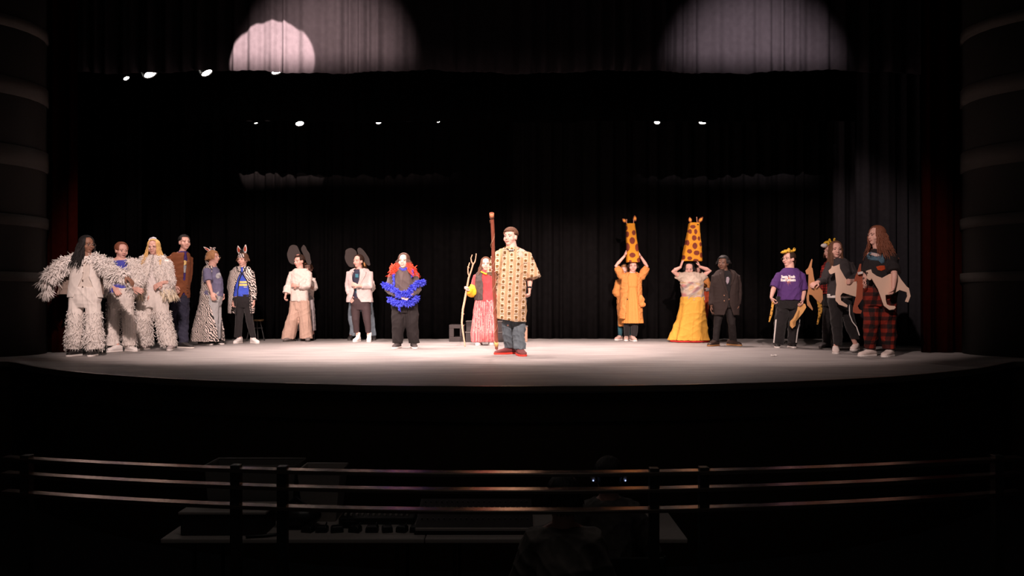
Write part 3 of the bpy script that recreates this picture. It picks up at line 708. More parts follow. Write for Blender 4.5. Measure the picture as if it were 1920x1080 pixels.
dr = link('hanging_feathers', q.mesh(), C_FEATH, P.root); feathers(P.root, dr, 500, (.06, .15), m=C_FEATH, seed=2, down=1.2)
feathers(P.root, pt, 650, (.018, .042), width=.007, m=C_FEATH, seed=3, region=lambda c: (c[:, 2] < .62) & (c[:, 2] > .08))
feathers(P.root, pt, 350, (.025, .055), width=.008, m=C_FEATH, seed=3, region=lambda c: (c[:, 2] < .36) & (c[:, 2] > .16))
P.shoes(C_SHOEB, C_SOLEW, .95, toe=1)
# ---- 2 bird with blue shirt
P = Person('person in white feather boa over a blue shirt and white trousers, auburn hair tied back',
           [(214, 660, -20), (246, 659, 55)], (228, 468, 48, -8, 1.0), (226, 492, .17, 15), (226, 553, .15),
           [dict(e=(199, 520, .02), w=(214, 540, -.12), curl=.4), dict(s=(250, 495, .03), e=(258, 524, -.02), w=(251, 540, -.16), h=(263, 545, -.2), curl=.3, n=(0, 1, -.2), t=-1)], skin='pink', legs=[(211, 610, 0), (239, 610, 0)])
P.face('closed', (.5, .15, .13), 'brown'); P.hair('red', 0, 50, hang=100, n=120, seed=2)
q = G(); q.tube([P.H(0, -.10, .02), P.H(-.01, -.125, -.02), P.H(-.01, -.11, -.09)], [.022, .026, .012], 8); link('ponytail', q.mesh(), MATS['hair_red'], P.root)
sh = P.garment('shirt', [(212, 242, 487, .07), (205, 247, 495, .11), (206, 246, 520, .115), (204, 248, 550, .12)], mat('blue_shirt', (.07, .075, .42), .8))
g = G(); st = P.p(222, 495); st.y -= .115
for k in range(6):
    a = k*math.pi/3; g.tube([st, st+V(.045*math.cos(a), -.004, .045*math.sin(a))], .004, 6); b = st+V(.03*math.cos(a), -.004, .03*math.sin(a))
    for q_ in (-1, 1): g.tube([b, b+V(.014*math.cos(a+.9*q_), 0, .014*math.sin(a+.9*q_))], .003, 6)
link('snowflake_print', g.mesh(), mat('silver_print', (.6, .6, .62), .4), P.root)
pt = P.trousers([[(213, 575, 11.5), (211, 605, 11.5), (210, 630, 12), (209, 648, 12)], [(238, 575, 11.5), (241, 605, 11.5), (242, 630, 12), (243, 648, 12)]], C_WHITE, [(205, 250, 540, .125), (202, 252, 560, .13), (201, 250, 580, .11)], (.005, 20))
jk = P.garment('jacket', [(198, 254, 486, .11, 22), (192, 262, 500, .15, 25), (193, 258, 530, .15, 20), (194, 252, 553, .15, 42)], C_WHITE, [P.sleeve(0, .08, .075, .07, .9), P.sleeve(1, .085, .085, .085, .92)], openat=10, thick=.025)
feathers(P.root, jk, 3400, (.028, .065), width=.008, m=C_FEATH, seed=5)
feathers(P.root, pt, 700, (.016, .038), width=.006, m=C_FEATH, seed=6, region=lambda c: (c[:, 2] < .75) & (c[:, 2] > .08))
P.shoes(C_SHOEW, C_SOLEW, 1.0, lace=C_SOLEW)
# ---- 3 blonde bird
P = Person('person with long blonde hair and glasses in a white feathered cape and trousers',
           [(270, 656, -5), (320, 657, 12)], (288, 462, 8, -2, 1.02), (289, 490, .17, 0), (285, 556, .15),
           [dict(s=(264, 494, 0), e=(262, 530, .03), w=(275, 548, -.06), curl=.4), dict(s=(313, 494, 0), e=(318, 528, -.05), w=(304, 530, -.16), h=(292, 537, -.18), curl=.25, n=(0, 1, -.3), t=1)], skin='pink', legs=[(271, 606, -.02), (303, 606, -.02)])
P.face('open', (.5, .13, .12), 'light', True); P.hair('blonde', .32, 42, n=160, flare=.6, curl=.3, seed=3)
q = G(); q.tube([P.H(-.035, .01, .125), P.H(0, .012, .135), P.H(.035, .01, .125)], [.012, .016, .012], 8); q.tube([P.H(-.06, .0, .105), P.H(-.04, .0, .125)], [.01, .014], 8); link('hair_bow', q.mesh(), mat('silver_bow', (.62, .62, .72), .35), P.root)
pt = P.trousers([[(270, 572, 15), (269, 600, 15), (268, 625, 16), (270, 648, 15)], [(300, 572, 15), (306, 600, 14), (312, 625, 14), (317, 648, 13)]], C_WHITE, [(262, 308, 546, .125), (258, 311, 562, .135), (256, 312, 578, .12)], (.006, 20))
cp = P.garment('cape', [(271, 306, 478, .08, 3), (258, 316, 495, .14, 4), (256, 320, 515, .17, 8), (254, 323, 535, .18, 16), (256, 326, 552, .18, 42)], C_WHITE, openat=8, thick=.02, wr=(.005, 18))
P.garment('shirt', [(273, 303, 482, .07), (264, 311, 500, .115), (264, 310, 550, .12)], mat('pale_shirt', (.74, .68, .66), .8))
P.garment('sleeves', [(266, 310, 484, .075), (262, 314, 494, .09)], C_WHITE, [P.sleeve(0, .075, .07, .06, .9), P.sleeve(1, .075, .075, .07, .62)])
feathers(P.root, cp, 3000, (.022, .052), width=.008, m=C_FEATH, seed=7)
sl3 = [o for o in P.root.children if o.name.startswith('sleeves')][0]; feathers(P.root, sl3, 1500, (.022, .052), width=.008, m=C_FEATH, seed=17)
feathers(P.root, cp, 260, (.09, .16), m=mat('cream_feathers', (.78, .68, .52), .8), seed=8, region=lambda c: c[:, 2] < .98, down=1.6, width=.016, name='long_feathers')
feathers(P.root, pt, 1500, (.02, .055), width=.008, m=C_FEATH, seed=9, region=lambda c: (c[:, 2] < .62) & (c[:, 2] > .08))
P.shoes(mat('grey_shoe', (.42, .36, .35), .7), C_SOLEW, .95)
# ---- 4 brown blazer
P = Person('person with short black hair in a brown blazer and navy sweatpants, one hand in pocket',
           [(322, 649, 25), (347, 653, 62)], (346, 453, 45, 3, 1.02), (338, 482, .185, 30), (337, 558, .14),
           [dict(s=(318, 487, -.08), e=(316, 518, -.06), w=(326, 537, -.16), curl=.5), dict(s=(355, 485, .1), e=(354, 520, .1), w=(350, 545, .04), curl=.4)], skin='pink', b=.84, legs=[(325, 606, .02), (345, 606, -.02)])
P.face('open', (.45, .14, .12), 'black'); P.hair('black', 0, 55, bangs=.25, hang=82, n=130, rad=.013, seed=4)
P.trousers([[(328, 580, 12), (328, 608, 10), (325, 630, 9), (324, 645, 8)], [(343, 580, 12), (344, 608, 10.5), (344, 630, 9.5), (345, 646, 8.5)]], C_NAVY, [(318, 354, 553, .13), (317, 355, 565, .13), (319, 353, 585, .11)], (.006, 22))
ts = P.garment('shirt', [(336, 352, 471, .062), (327, 353, 484, .09), (324, 353, 515, .10), (324, 353, 553, .105)], mat('purple_tee', (.055, .03, .16), .85), yaw=0)
g = G(); q = P.p(352, 504); q.y -= .10; 
sd = V(.8, .55, 0)
P.decal('gold_print', ts, oval(348, 493, 5, 5), mat('gold_print', (.75, .55, .22), .7), .004, .003); P.decal('pale_print', ts, bar(344, 352, 498, 512), mat('pale_print', (.36, .36, .38), .7, var=.7, scale=60), .006, .003)
bl = mat('brown_tweed', (.17, .055, .022), .9, var=.3, scale=120)
P.garment('blazer', [(328, 354, 473, .08, 11), (316, 358, 482, .125, 10), (313, 357, 512, .14, 6), (316, 355, 533, .14, 2), (312, 356, 550, .15, 3), (314, 354, 559, .15, 16)], bl, [P.sleeve(0, .080, .066, .055, .95), P.sleeve(1, .07, .058, .05, .95)], openat=46, thick=.02, wr=(.005, 16))
g = G(); g.box((-.055, -.012, -.012), (.055, .004, .012)); o = link('pocket_flap', g.mesh(), bl, P.root); o.location = P.p(328, 537)+V(0, -.155, 0); o.rotation_euler = (0, -.05, .25)
for py in (536, 545): P.button(P.p(351, py, -.13), mat('brown_button', (.06, .03, .02), .4))
P.shoes(C_SHOEB, C_SOLEW, 1.2, lace=mat('orange_lace', (.75, .20, .02), .6))
# ---- 5 zebra cape in profile
P = Person('person in profile with a striped zebra cape and hood over a grey-blue t-shirt',
           [(385, 647, 72), (407, 646, 68)], (400, 481, 76, 5, 1.0), (397, 505, .15, 62), (396, 556, .135),
           [dict(s=(388, 508, -.13), e=(391, 530, -.22), w=(397, 549, -.24), curl=.45), dict(s=(404, 508, .12), e=(411, 530, .16), w=(416, 550, .12), curl=.45)], skin='pink', b=1.1, legs=[(394, 600, -.06), (402, 600, .06)])
P.face('open', (.4, .10, .09), 'light', True); P.hair('light', .07, 40, bangs=.5, n=120, seed=5, hang=92)
MATS['hair_light'].node_tree.nodes['Mix'].inputs['B'].default_value = (.50, .24, .10, 1)
P.trousers([[(399, 570, 11), (400, 595, 9.5), (400, 620, 9), (400, 636, 8.5)], [(404, 570, 11), (406, 595, 9.5), (406, 620, 9), (406, 636, 8.5)]], mat('pale_grey_jeans', (.42, .42, .43), .85), [(386, 417, 546, .13), (387, 417, 560, .13), (389, 415, 575, .11)])
ts = P.garment('shirt', [(392, 407, 500, .07), (385, 411, 510, .12), (384, 417, 524, .13), (387, 418, 540, .125), (388, 418, 556, .125)], mat('grey_blue_tee', (.15, .14, .235), .85), [P.sleeve(0, .075, .082, .075, .45), P.sleeve(1, .07, .08, .075, .45)])
P.decal('pale_print', ts, oval(412, 517, 3.5, 6), mat('pale_print', (.36, .36, .38), .7, var=.7, scale=60), .004, .003)
cp = P.garment('zebra_cape', [(387, 405, 498, .12, 30), (380, 409, 510, .155, 42), (378, 409, 540, .165, 48), (373, 411, 575, .19, 44), (365, 415, 605, .24, 26), (359, 418, 628, .27, 18), (357, 419, 640, .28, 16)], ZEBRA, openat=80, thick=.016, wr=(.008, 15), ripple=(7, .05), yaw=0, vox=.010)
q = G(); q.ell(P.H(0, -.030, .030), (.088, .092, .095), (P.hr, P.hf, P.hu), 20, 12); q.tube([P.H(0, -.10, .02), P.H(0, -.12, -.08), P.H(0, -.115, -.15)], [.05, .035, .012], 10)
link('zebra_hood', remesh(q, .008, 2), ZEBRA2, P.root)
def ear(P, base, tip, m_out, m_in, wid=.035, face=None, name='costume_ear', th=.008):
    base, tip = Vector(base), Vector(tip); d = tip-base; L_ = d.length; d.normalize()
    f = Vector(face) if face else P.hf; f = (f-d*f.dot(d)).normalized(); sd = d.cross(f)
    out = None
    for k, (s_, off, mm, nm) in enumerate(((1, 0, m_out, name), (.62, th*.8, m_in, 'inner_ear'))):
        if mm is None: continue
        rings = []
        for t in np.linspace(0, 1, 9):
            w_ = wid*s_*(math.sin(math.pi*(t*.82+.16))**.8)*(1-.15*t) if t < 1 else .001
            rings.append(g.ring(base+d*(L_*(.5+(t-.5)*s_))+f*off, sd*w_, f*(th*.5+.001), 14))
        q = G(); q.loft(rings); o = link(nm, q.mesh(), mm, P.root)
        if k and out: o.parent = out
        else: out = o
    return out
C_EARW = mat('white_fur_fabric', (.78, .70, .68), .9); C_EARR = mat('russet_inner_ear', (.48, .07, .03), .9)
ear(P, P.H(-.04, -.02, .10), P.H(-.06, -.13, .185), C_EARW, C_EARR, .024, face=(0, -1, .1))
ear(P, P.H(.05, -.01, .10), P.H(.07, -.10, .19), C_EARW, C_EARR, .024, face=(0, -1, .1))
q = G(); rs = random.Random(2)
for k in range(60):
    t = rs.random(); b0 = P.H(rs.uniform(-.012, .012), .04-.16*t, .115-.09*t*t); q.tube([b0, b0+P.hu*.05+P.hf*rs.uniform(-.02, .03)+V(0, rs.uniform(-.02, .02), 0)], [.008, .003], 5)
link('striped_mane', q.mesh(), ZEBRA2, P.root)
P.shoes(C_SHOEB, C_SOLEW, 1.0)
# ---- 6 zebra coat, front
P = Person('person in a knee-length zebra striped coat and eared cap over a blue sweater',
           [(446, 644, -8), (478, 644, 45)], (455, 485, -12, -2, 1.0), (454, 507, .165, 0), (455, 560, .14),
           [dict(s=(437, 511, 0), e=(432, 538, .02), w=(436, 563, -.03), curl=.4), dict(s=(471, 511, 0), e=(475, 538, .02), w=(476, 563, -.02), curl=.4)], skin='pink', legs=[(449, 600, -.01), (467, 600, -.01)])
P.face('open', (.5, .10, .09), 'brown'); P.hair('brown', .05, 50, n=110, seed=6, hang=96)
P.trousers([[(451, 575, 8.5), (448, 600, 7), (446, 620, 6), (445, 633, 5.8)], [(465, 575, 8.5), (468, 600, 7), (472, 620, 6), (475, 633, 5.5)]], C_BLK, [(442, 474, 552, .12), (441, 475, 565, .125), (443, 474, 578, .10)], (.002, 24))
ts = P.garment('sweater', [(447, 463, 501, .066), (443, 468, 513, .105), (440, 473, 535, .12), (441, 474, 556, .125)], mat('blue_sweater', (.045, .085, .52), .85, var=.3, scale=90))
YP = mat('yellow_print', (.80, .58, .18), .7, var=.5, scale=120)
P.decal('yellow_print', ts, bar(452, 468, 527.5, 531), YP, .004, .003); P.decal('yellow_print', ts, bar(452, 467, 532.5, 536.5), YP, .004, .003); P.decal('white_print', ts, bar(461, 467, 538, 539.5), mat('pale_print', (.36, .36, .38)), .004, .003)
zc = P.garment('zebra_coat', [(444, 466, 499, .085, 10), (433, 474, 508, .13, 4), (430, 477, 520, .145, 14), (429, 478, 540, .15, 30), (428, 478, 565, .155, 38), (427, 477, 588, .16, 44)], ZEBRA, [P.sleeve(0, .068, .066, .06, .95), P.sleeve(1, .065, .06, .05, .95)], openat=10, thick=.018, wr=(.004, 16))
g = G()
for i in (0, 1):
    a, e, w_ = P.arm[i]; d = (w_-e).normalized(); u = d.orthogonal().normalized(); v = d.cross(u); c_ = e.lerp(w_, .95); r = (.062, .053)[i]
    g.loft([g.ring(c_-d*.012, u*r, v*r, 20), g.ring(c_+d*.008, u*r, v*r, 20)])
for pts in ([(447, 500), (450, 508), (458, 512), (453, 525), (450, 545), (448, 570), (446, 588)], [(465, 500), (463, 508), (458, 512), (467, 525), (472, 545), (474, 570), (475, 588)]):
    pp = [P.p(x, y)+V(0, -.13 if 505 < y < 530 else (-.10 if y < 505 else -.115), 0) for x, y in pts]; g.tube(pp, .009, 8)
link('black_trim', g.mesh(), C_BLK, P.root)
q = G(); q.ell(P.H(0, -.012, .045), (.084, .102, .082), (P.hr, P.hf, P.hu), 20, 12); link('zebra_cap', q.mesh(), ZEBRA2, P.root)
ear(P, P.H(-.055, .0, .10), P.H(-.085, .0, .24), C_EARW, C_EARR, .040); ear(P, P.H(.045, .0, .11), P.H(.06, .0, .26), C_EARW, C_EARR, .036)
q = G()
for k in range(70):
    t = rs.random(); b0 = P.H(rs.uniform(-.03, .03), .05-.14*t, .115-.02*t); q.tube([b0, b0+P.hu*.07+P.hr*rs.uniform(-.03, .03)], [.008, .003], 5)
link('mane', q.mesh(), C_BLK, P.root)
P.shoes(C_SHOEW, C_SOLEW, .95, high=.035, lace=C_SOLEW)
# ---- 8 behind the elephant (left)
CARD = mat('dark_grey_foam', (.040, .031, .029), .9, var=.15)
P = Person('person in a white top and long grey skirt mostly hidden behind the cream blouse performer',
           [(564, 637.7, 0), (586, 637.7, 10)], (577, 503, 10, -10, 1.0), (573, 524, .16, 0), (573, 565, .14),
           [dict(e=(560, 545, .05), w=(568, 548, .1), curl=.4), dict(s=(586, 526, 0), e=(589, 541, .02), w=(582, 538, -.16), curl=.4)], skin='pink')
P.face('closed'); P.hair('brown', .02, 50, n=90, seed=7)
P.garment('blouse', [(563, 586, 519, .08), (556, 590, 530, .12), (557, 588, 560, .12)], mat('cream_blouse', (.68, .58, .53), .85), [P.sleeve(1, .075, .08, .05, .75)])
P.garment('skirt', [(560, 587, 548, .12), (557, 590, 580, .14), (555, 592, 620, .16)], mat('pale_grey_skirt', (.36, .32, .33), .85), ripple=(9, .06), wr=(.003, 20))
P.shoes(C_SHOEB, C_SOLEB, .95, high=.05)
# ---- 7 elephant with cream blouse
P = Person('person wearing large dark elephant ears, cream blouse and wide beige trousers, arms linked',
           [(542, 640, -25), (577, 640, 15)], (561, 488, -32, -4, 1.0), (563, 512, .17, -12), (563, 562, .14),
           [dict(s=(547, 513, 0), e=(540, 535, .0), w=(536, 552, -.06), curl=.6), dict(s=(580, 513, 0), e=(577, 537, -.10), w=(557, 536, -.22), h=(541, 533, -.16), curl=.3, n=(0, 1, 0), t=1)], skin='pink', legs=[(549, 600, 0), (571, 600, 0)])
P.face('open', (.5, .06, .05), 'black'); P.hair('dark', 0, 55, bangs=.45, n=120, hang=95, seed=8)
q = G(); q.ell(P.H(0, .01, .085), (.05, .055, .045), (P.hr, P.hf, P.hu)); link('hair_clip', q.mesh(), mat('pink_brown_clip', (.35, .17, .14), .6), P.root)
BEI = mat('beige_linen', (.50, .34, .27), .85)
P.trousers([[(554, 580, 12), (549, 600, 12), (543, 622, 13), (540, 636, 13)], [(570, 580, 12), (572, 600, 11.5), (573, 622, 12.5), (574, 635, 13)]], BEI, [(547, 578, 558, .12), (546, 579, 570, .125), (545, 580, 582, .12)], (.006, 24))
CB = mat('cream_blouse', (.68, .58, .53), .85)
P.garment('blouse', [(553, 574, 503, .07), (545, 581, 511, .11), (545, 579, 530, .125), (545, 578, 550, .13), (544, 579, 565, .135)], CB, [P.sleeve(0, .062, .062, .078, .95), P.sleeve(1, .065, .065, .062, .92)], wr=(.005, 18))
def blob_ear(P, name, outline, dy, m, tilt=0):
    pts = [P.p(x, y, dy) for x, y in outline]; n = len(pts)
    res = []
    for i in range(n):      # Catmull-Rom smoothing
        p0, p1, p2, p3 = pts[i-1], pts[i], pts[(i+1) % n], pts[(i+2) % n]
        for t in (0, .25, .5, .75):
            res.append(.5*((2*p1)+(p2-p0)*t+(2*p0-5*p1+4*p2-p3)*t*t+(3*p1-p0-3*p2+p3)*t**3))
    xm = sum(v.x for v in res)/len(res)
    q = G(); n = len(res); vs = [v+V(0, (v.x-xm)*tilt, 0) for v in res]; vs += [v+V(0, .012, 0) for v in vs]
    q.add(vs, [tuple(range(n)), tuple(range(2*n-1, n-1, -1))]+[(i, i+n, (i+1) % n+n, (i+1) % n) for i in range(n)])
    return bevel(link(name, q.mesh(), m, P.root, False), .003)
blob_ear(P, 'elephant_ear', [(549, 459), (556, 461), (560, 469), (563, 480), (560, 492), (553, 496), (545, 494), (541, 487), (539, 477), (541, 469), (544, 462)], .05, CARD, .3)
blob_ear(P, 'elephant_ear', [(568, 459), (573, 463), (576, 469), (581, 476), (583, 486), (585, 493), (581, 497), (576, 494), (571, 484), (566, 474), (563, 466)], .05, CARD, -.5)
P.shoes(mat('grey_clog', (.16, .13, .12), .6), C_SOLEB, 1.0)
# ---- 10 behind the blazer elephant
P = Person('person in grey-blue striped trousers hidden behind the pale blazer performer',
           [(657, 638, 0), (701, 638, 10)], (676, 492, -20, -6, .95), (677, 516, .16, 0), (676, 562, .14),
           [dict(e=(662, 535, 0), w=(668, 545, 0), curl=.4), dict(s=(693, 518, 0), e=(699, 541, 0), w=(692, 546, -.12), curl=.4)], skin='pink', legs=[(663, 600, 0), (695, 600, 0)])
P.face('closed'); P.hair('light', .12, 50, n=90, seed=9)
P.garment('shirt', [(663, 690, 513, .08), (658, 696, 522, .12), (660, 694, 565, .12)], mat('cream_blouse', (.68, .58, .53), .85), [P.sleeve(1, .06, .065, .06, .9)])
P.trousers([[(663, 580, 10), (661, 600, 8.5), (663, 620, 5), (663, 630, 4)], [(690, 580, 10), (695, 600, 8), (698, 618, 6.5), (700, 630, 6)]], mat('grey_blue_denim', (.16, .20, .24), .85), [(658, 697, 558, .12), (657, 697, 575, .12), (658, 696, 585, .11)])
P.shoes(C_SHOEB, C_SOLEB, .9)
# ---- 9 elephant with blazer
P = Person('person wearing large dark elephant ears, pale grey blazer, dark leggings and white sneakers',
           [(669, 641, -12), (692, 641, 8)], (672, 488, -30, -2, 1.0), (674, 512, .18, -8), (674, 562, .14),
           [dict(s=(655, 513, 0), e=(652, 537, 0), w=(655, 555, -.08), h=(661, 567, -.10), curl=.35, t=1, n=(.3, 1, 0)), dict(s=(694, 513, 0), e=(694, 538, -.08), w=(671, 536, -.24), h=(656, 531, -.2), curl=.3, n=(0, 1, 0), t=1)], skin='pink', b=.9, legs=[(668, 600, -.01), (688, 600, -.01)])
P.face('closed', (.5, .10, .09), 'dark'); P.hair('dark', 0, 58, n=120, hang=96, seed=10)
q = G(); q.tube([P.H(.02, -.09, .03), P.H(.04, -.11, -.02), P.H(.06, -.10, -.09)], [.025, .024, .008], 8); link('ponytail', q.mesh(), mat('hair_goldbrown', (.50, .24, .08), .5), P.root)
P.trousers([[(667, 580, 9), (667, 600, 7.3), (668, 613, 6), (668, 624, 5)], [(686, 580, 9), (688, 600, 7.3), (690, 613, 6), (690.5, 624, 5)]], mat('dark_leggings', (.045, .028, .030), .8), [(659, 694, 560, .12), (658, 695, 570, .12), (660, 693, 582, .10)], (.001, 24))
g = G()
for hp, kn, an, fd in P.leg: g.tube([an+V(0, 0, -.01), an+V(0, 0, .10)], [.042, .044], 14, False)
link('socks', g.mesh(), C_SHOEW, P.root)
ts = P.garment('shirt', [(665, 683, 505, .065), (658, 688, 515, .10), (660, 689, 563, .11)], mat('dark_tee', (.03, .028, .05), .85)); P.decal('teal_print', ts, bar(668, 674, 514, 521), mat('teal_print', (.04, .16, .22), .7, var=.8, scale=70), .004, .003); P.decal('teal_print', ts, bar(669, 673, 540, 550), MATS['teal_print'], .004, .003)
BZ = mat('pale_grey_blazer', (.50, .41, .40), .88, var=.08)
bz = P.garment('blazer', [(662, 687, 503, .085, 14), (652, 697, 511, .13, 18), (651, 699, 525, .14, 15), (653, 697, 541, .14, 3), (650, 699, 556, .15, 9), (649, 700, 567, .155, 24)], BZ, [P.sleeve(0, .064, .056, .048, .92), P.sleeve(1, .064, .058, .050, .85)], openat=-14, thick=.02, wr=(.0035, 16))
for pts in ([(668, 506), (660, 510), (662, 518), (666, 530), (668, 541), (667, 525)], [(682, 506), (689, 511), (687, 518), (680, 530), (674, 541), (677, 525)]): P.decal('lapel', bz, pts, BZ, .006, .010)
blob_ear(P, 'elephant_ear', [(657, 465), (663, 467), (668, 473), (669, 484), (668, 496), (662, 501), (655, 500), (650, 493), (647, 484), (648, 476), (649, 469)], .05, CARD, .3)
blob_ear(P, 'elephant_ear', [(674, 464), (681, 469), (686, 475), (692, 484), (694, 491), (695, 497), (691, 498), (683, 492), (675, 483), (670, 474), (669, 467)], .05, CARD, -.4)
P.shoes(C_SHOEW, C_SOLEW, .95, lace=C_SOLEW, high=.01)
# ---- 11 blue boa
P = Person('person with red-tipped long hair and a fluffy blue feather boa over dark clothes',
           [(744, 653, -12), (776, 653, 18)], (757, 488, -6, 3, 1.04), (756, 513, .185, 0), (758, 566, .16),
           [dict(s=(736, 516, 0), e=(729, 543, 0), w=(745, 553, -.2), h=(757, 557, -.24), curl=.35, n=(0, 1, -.5), t=1), dict(s=(777, 516, 0), e=(783, 543, 0), w=(770, 552, -.2), h=(760, 560, -.24), curl=.35, n=(0, 1, -.5), t=-1)], skin='fair', b=1.18, legs=[(747, 608, -.02), (770, 608, -.02)])
P.face('open', (.55, .16, .15), 'brown')
P.hair('brown', .27, 44, n=160, flare=1.1, seed=11, curl=1.3, rad=.013, tipfn=lambda c, z0=P.p(757, 492).z: lerpc((.085, .04, .028), (.62, .05, .02), np.clip((z0-c[:, 2])/.05, 0, 1)))
rs = random.Random(5)
for sx, cx_, cy_, sp in ((-1, 739, 501, .075), (1, 770, 501, .055)):
    g = G()
    for k in range(70):
        b0 = P.p(cx_, cy_, -.05)+V(rs.gauss(0, sp*.45), rs.gauss(0, .03), rs.uniform(-.05, .06)); a0 = rs.uniform(0, 6)
        g.tube([b0+V(.016*math.cos(a0+j*1.3), .016*math.sin(a0+j*1.3), -.014*j) for j in range(6)], [.006, .008, .008, .007, .006, .003], 6)
    link('dyed_curls', g.mesh(), mat('red_dye', (.66, .06, .025), .5, var=.45, scale=60), P.root)
GB = mat('taupe_jacket', (.075, .052, .050), .7, sheen=.2)
P.trousers([[(748, 585, 14), (747, 605, 13), (746, 628, 11.5), (745, 644, 10.5)], [(771, 585, 14), (772, 605, 13), (774, 628, 11.5), (777, 644, 10.5)]], mat('black_slacks', (.013, .010, .0105), .85), [(734, 782, 562, .15), (733, 783, 575, .155), (733, 784, 588, .14)], (.006, 20))
jk = P.garment('jacket', [(747, 767, 500, .075), (736, 777, 510, .12), (735, 779, 525, .15), (737, 778, 545, .16), (735, 781, 560, .165), (734, 782, 571, .165)], GB, [P.sleeve(0, .07, .072, .055, .93), P.sleeve(1, .07, .072, .055, .93)], wr=(.006, 18))
BLU = mat('blue_feathers', (.06, .075, .62), .7, var=.3, scale=60)
q = lambda x, y, d: P.p(x, y, d)
boa(P.root, [([q(720, 533, -.04), q(727, 537, -.1), q(735, 540, -.14), q(743, 546, -.2), q(750, 552, -.24)], 900), ([q(795, 529, -.04), q(785, 530, -.1), q(776, 537, -.14), q(769, 545, -.2), q(764, 552, -.24)], 900),
             ([q(730, 560, -.1), q(740, 567, -.2), q(748, 570, -.24), q(757, 566, -.26), q(766, 569, -.24), q(774, 566, -.2), q(782, 558, -.1)], 1500), ([q(746, 555, -.23), q(757, 550, -.25), q(768, 555, -.23)], 500)], BLU, .056, seed=3, width=.008)
boa(P.root, [([q(738, 512, -.10), q(738, 522, -.16), q(739, 535, -.17)], 130), ([q(773, 505, -.10), q(773, 518, -.15)], 110), ([q(749, 503, -.08), q(757, 506, -.11), q(765, 502, -.08)], 160), ([q(748, 572, -.24), q(749, 582, -.22)], 60)], BLU, .024, seed=4, name='thin_boa')
P.shoes(mat('dark_sneaker', (.05, .04, .04), .7), C_SOLEW, 1.0)
# ---- 12 red bodice
P = Person('person in red bodice, striped red skirt, black vest and puffed yellow sleeve',
           [(898, 647, -8), (921, 647, 5)], (911, 494, 0, 4, 1.02), (909, 516, .165, 0), (909, 567, .14),
           [dict(s=(893, 519, 0), e=(886, 549, .0), w=(880, 545, -.17), h=(876, 539, -.22), curl=.85, n=(-.3, -.2, 0), t=1), dict(s=(926, 519, 0), e=(930, 542, .02), w=(931, 562, .02), curl=.4)], skin='fair', legs=[(901, 608, 0), (918, 608, 0)])
P.face('open', (.6, .12, .12), 'brown'); P.hair('brown', .24, 44, n=140, flare=.55, seed=12, curl=.3)
def stripes(c):
    x = np.arctan2(c[:, 0], -c[:, 1]-.001)*.22; t = np.mod(x, .052)/.052; out = np.tile(np.array([[.56, .10, .11]]), (len(c), 1))
    w1 = (t > .45) & (t < .62); out[w1] = (.62, .36, .34); w2 = (t > .72) & (t < .92); dots = np.mod(c[:, 2], .025) < .013
    out[w2 & dots] = (.64, .38, .36); out[(t > .2) & (t < .25)] = (.75, .5, .45); return out
P.garment('skirt', [(890, 929, 562, .13), (888, 931, 575, .14), (885, 933, 600, .155), (882, 934, 625, .17), (883, 934, 641, .17)], vc, ripple=(8, .06), wr=(.003, 20), paintf=stripes)
RD = mat('red_velvet', (.66, .045, .05), .75, sheen=.3)
P.garment('bodice', [(900, 921, 506, .07), (893, 927, 515, .11), (896, 926, 530, .125), (897, 927, 545, .115), (893, 928, 566, .135)], RD, [P.sleeve(0, .062, .06, .055, .62), P.sleeve(1, .062, .06, .05, .9)], wr=(.003, 22))
q = G(); q.tube([P.p(903, 510, -.13), P.p(911, 514, -.14), P.p(919, 510, -.13)], [.022, .026, .022], 10, flat=.6); link('yellow_collar', remesh(q, .006, 1), mat('yellow_lace', (.80, .50, .03), .8), P.root)
P.garment('vest', [(897, 922, 509, .085, 35), (889, 929, 517, .13, 40), (889, 930, 535, .15, 34), (889, 930, 563, .155, 36)], mat('black_fur_vest', (.06, .045, .042), .6, var=.4, scale=30, bump=.4), openat=28, thick=.02)
a, e, w_ = P.arm[0]; q = G(); q.tube([a.lerp(e, .68), e, e.lerp(w_, .55), e.lerp(w_, .95)], [.085, .105, .10, .075], 16)
me = remesh(q, .008, 2); wrinkle(me, .008, 22, 5); link('puffed_sleeve', me, mat('yellow_satin', (.85, .46, .03), .5), P.root)
P.shoes(C_SHOEW, C_SOLEW, 1.05, high=.02)
hw0, hd, hn, hs_ = P.hand[0]; grip = P.root.location+hw0+hd*.055+hn*.028
def stick_pts(lst): return [W(x, y, d) for x, y, d in lst]
D0 = grip.y
g = G()
base = W(872, 650, Dfloor(650)); base.z = .012
main = [base]+[W(x, y, D0+(base.y-D0)*t) for x, y, t in ((868, 622, .72), (866, 605, .55), (868, 580, .35), (872, 560, .18))]+[grip, W(879, 521, D0), W(884, 506, D0), W(887, 496, D0)]
g.tube(main, [.014, .015, .017, .019, .020, .018, .017, .014, .014], 10)
g.tube([W(887, 496, D0), W(884, 490, D0), W(883, 484, D0), W(885.5, 478, D0)], [.013, .012, .010, .009], 8); g.tube([W(887, 496, D0), W(890.5, 491, D0), W(892, 484, D0), W(893, 476, D0)], [.013, .012, .010, .009], 8)
g.tube([W(880, 519, D0), W(877.5, 512, D0), W(877.5, 503, D0), W(880.5, 493, D0)], [.013, .012, .011, .010], 8)
for x, y, dx in ((868, 590, 2), (867, 612, 2.4), (879, 502, -2)): g.tube([W(x, y, D0+.02), W(x+dx, y-1.5, D0+.01)], [.014, .008], 6)
me = g.mesh(); me2 = bpy.data.meshes.new('s'); wrinkle(me, .0015, 60, 2)
tag(link('forked_stick', me, mat('peeled_branch', (.50, .30, .20), .8, var=.35, scale=25)), 'crooked forked branch held upright by the person with the yellow sleeve', 'stick')
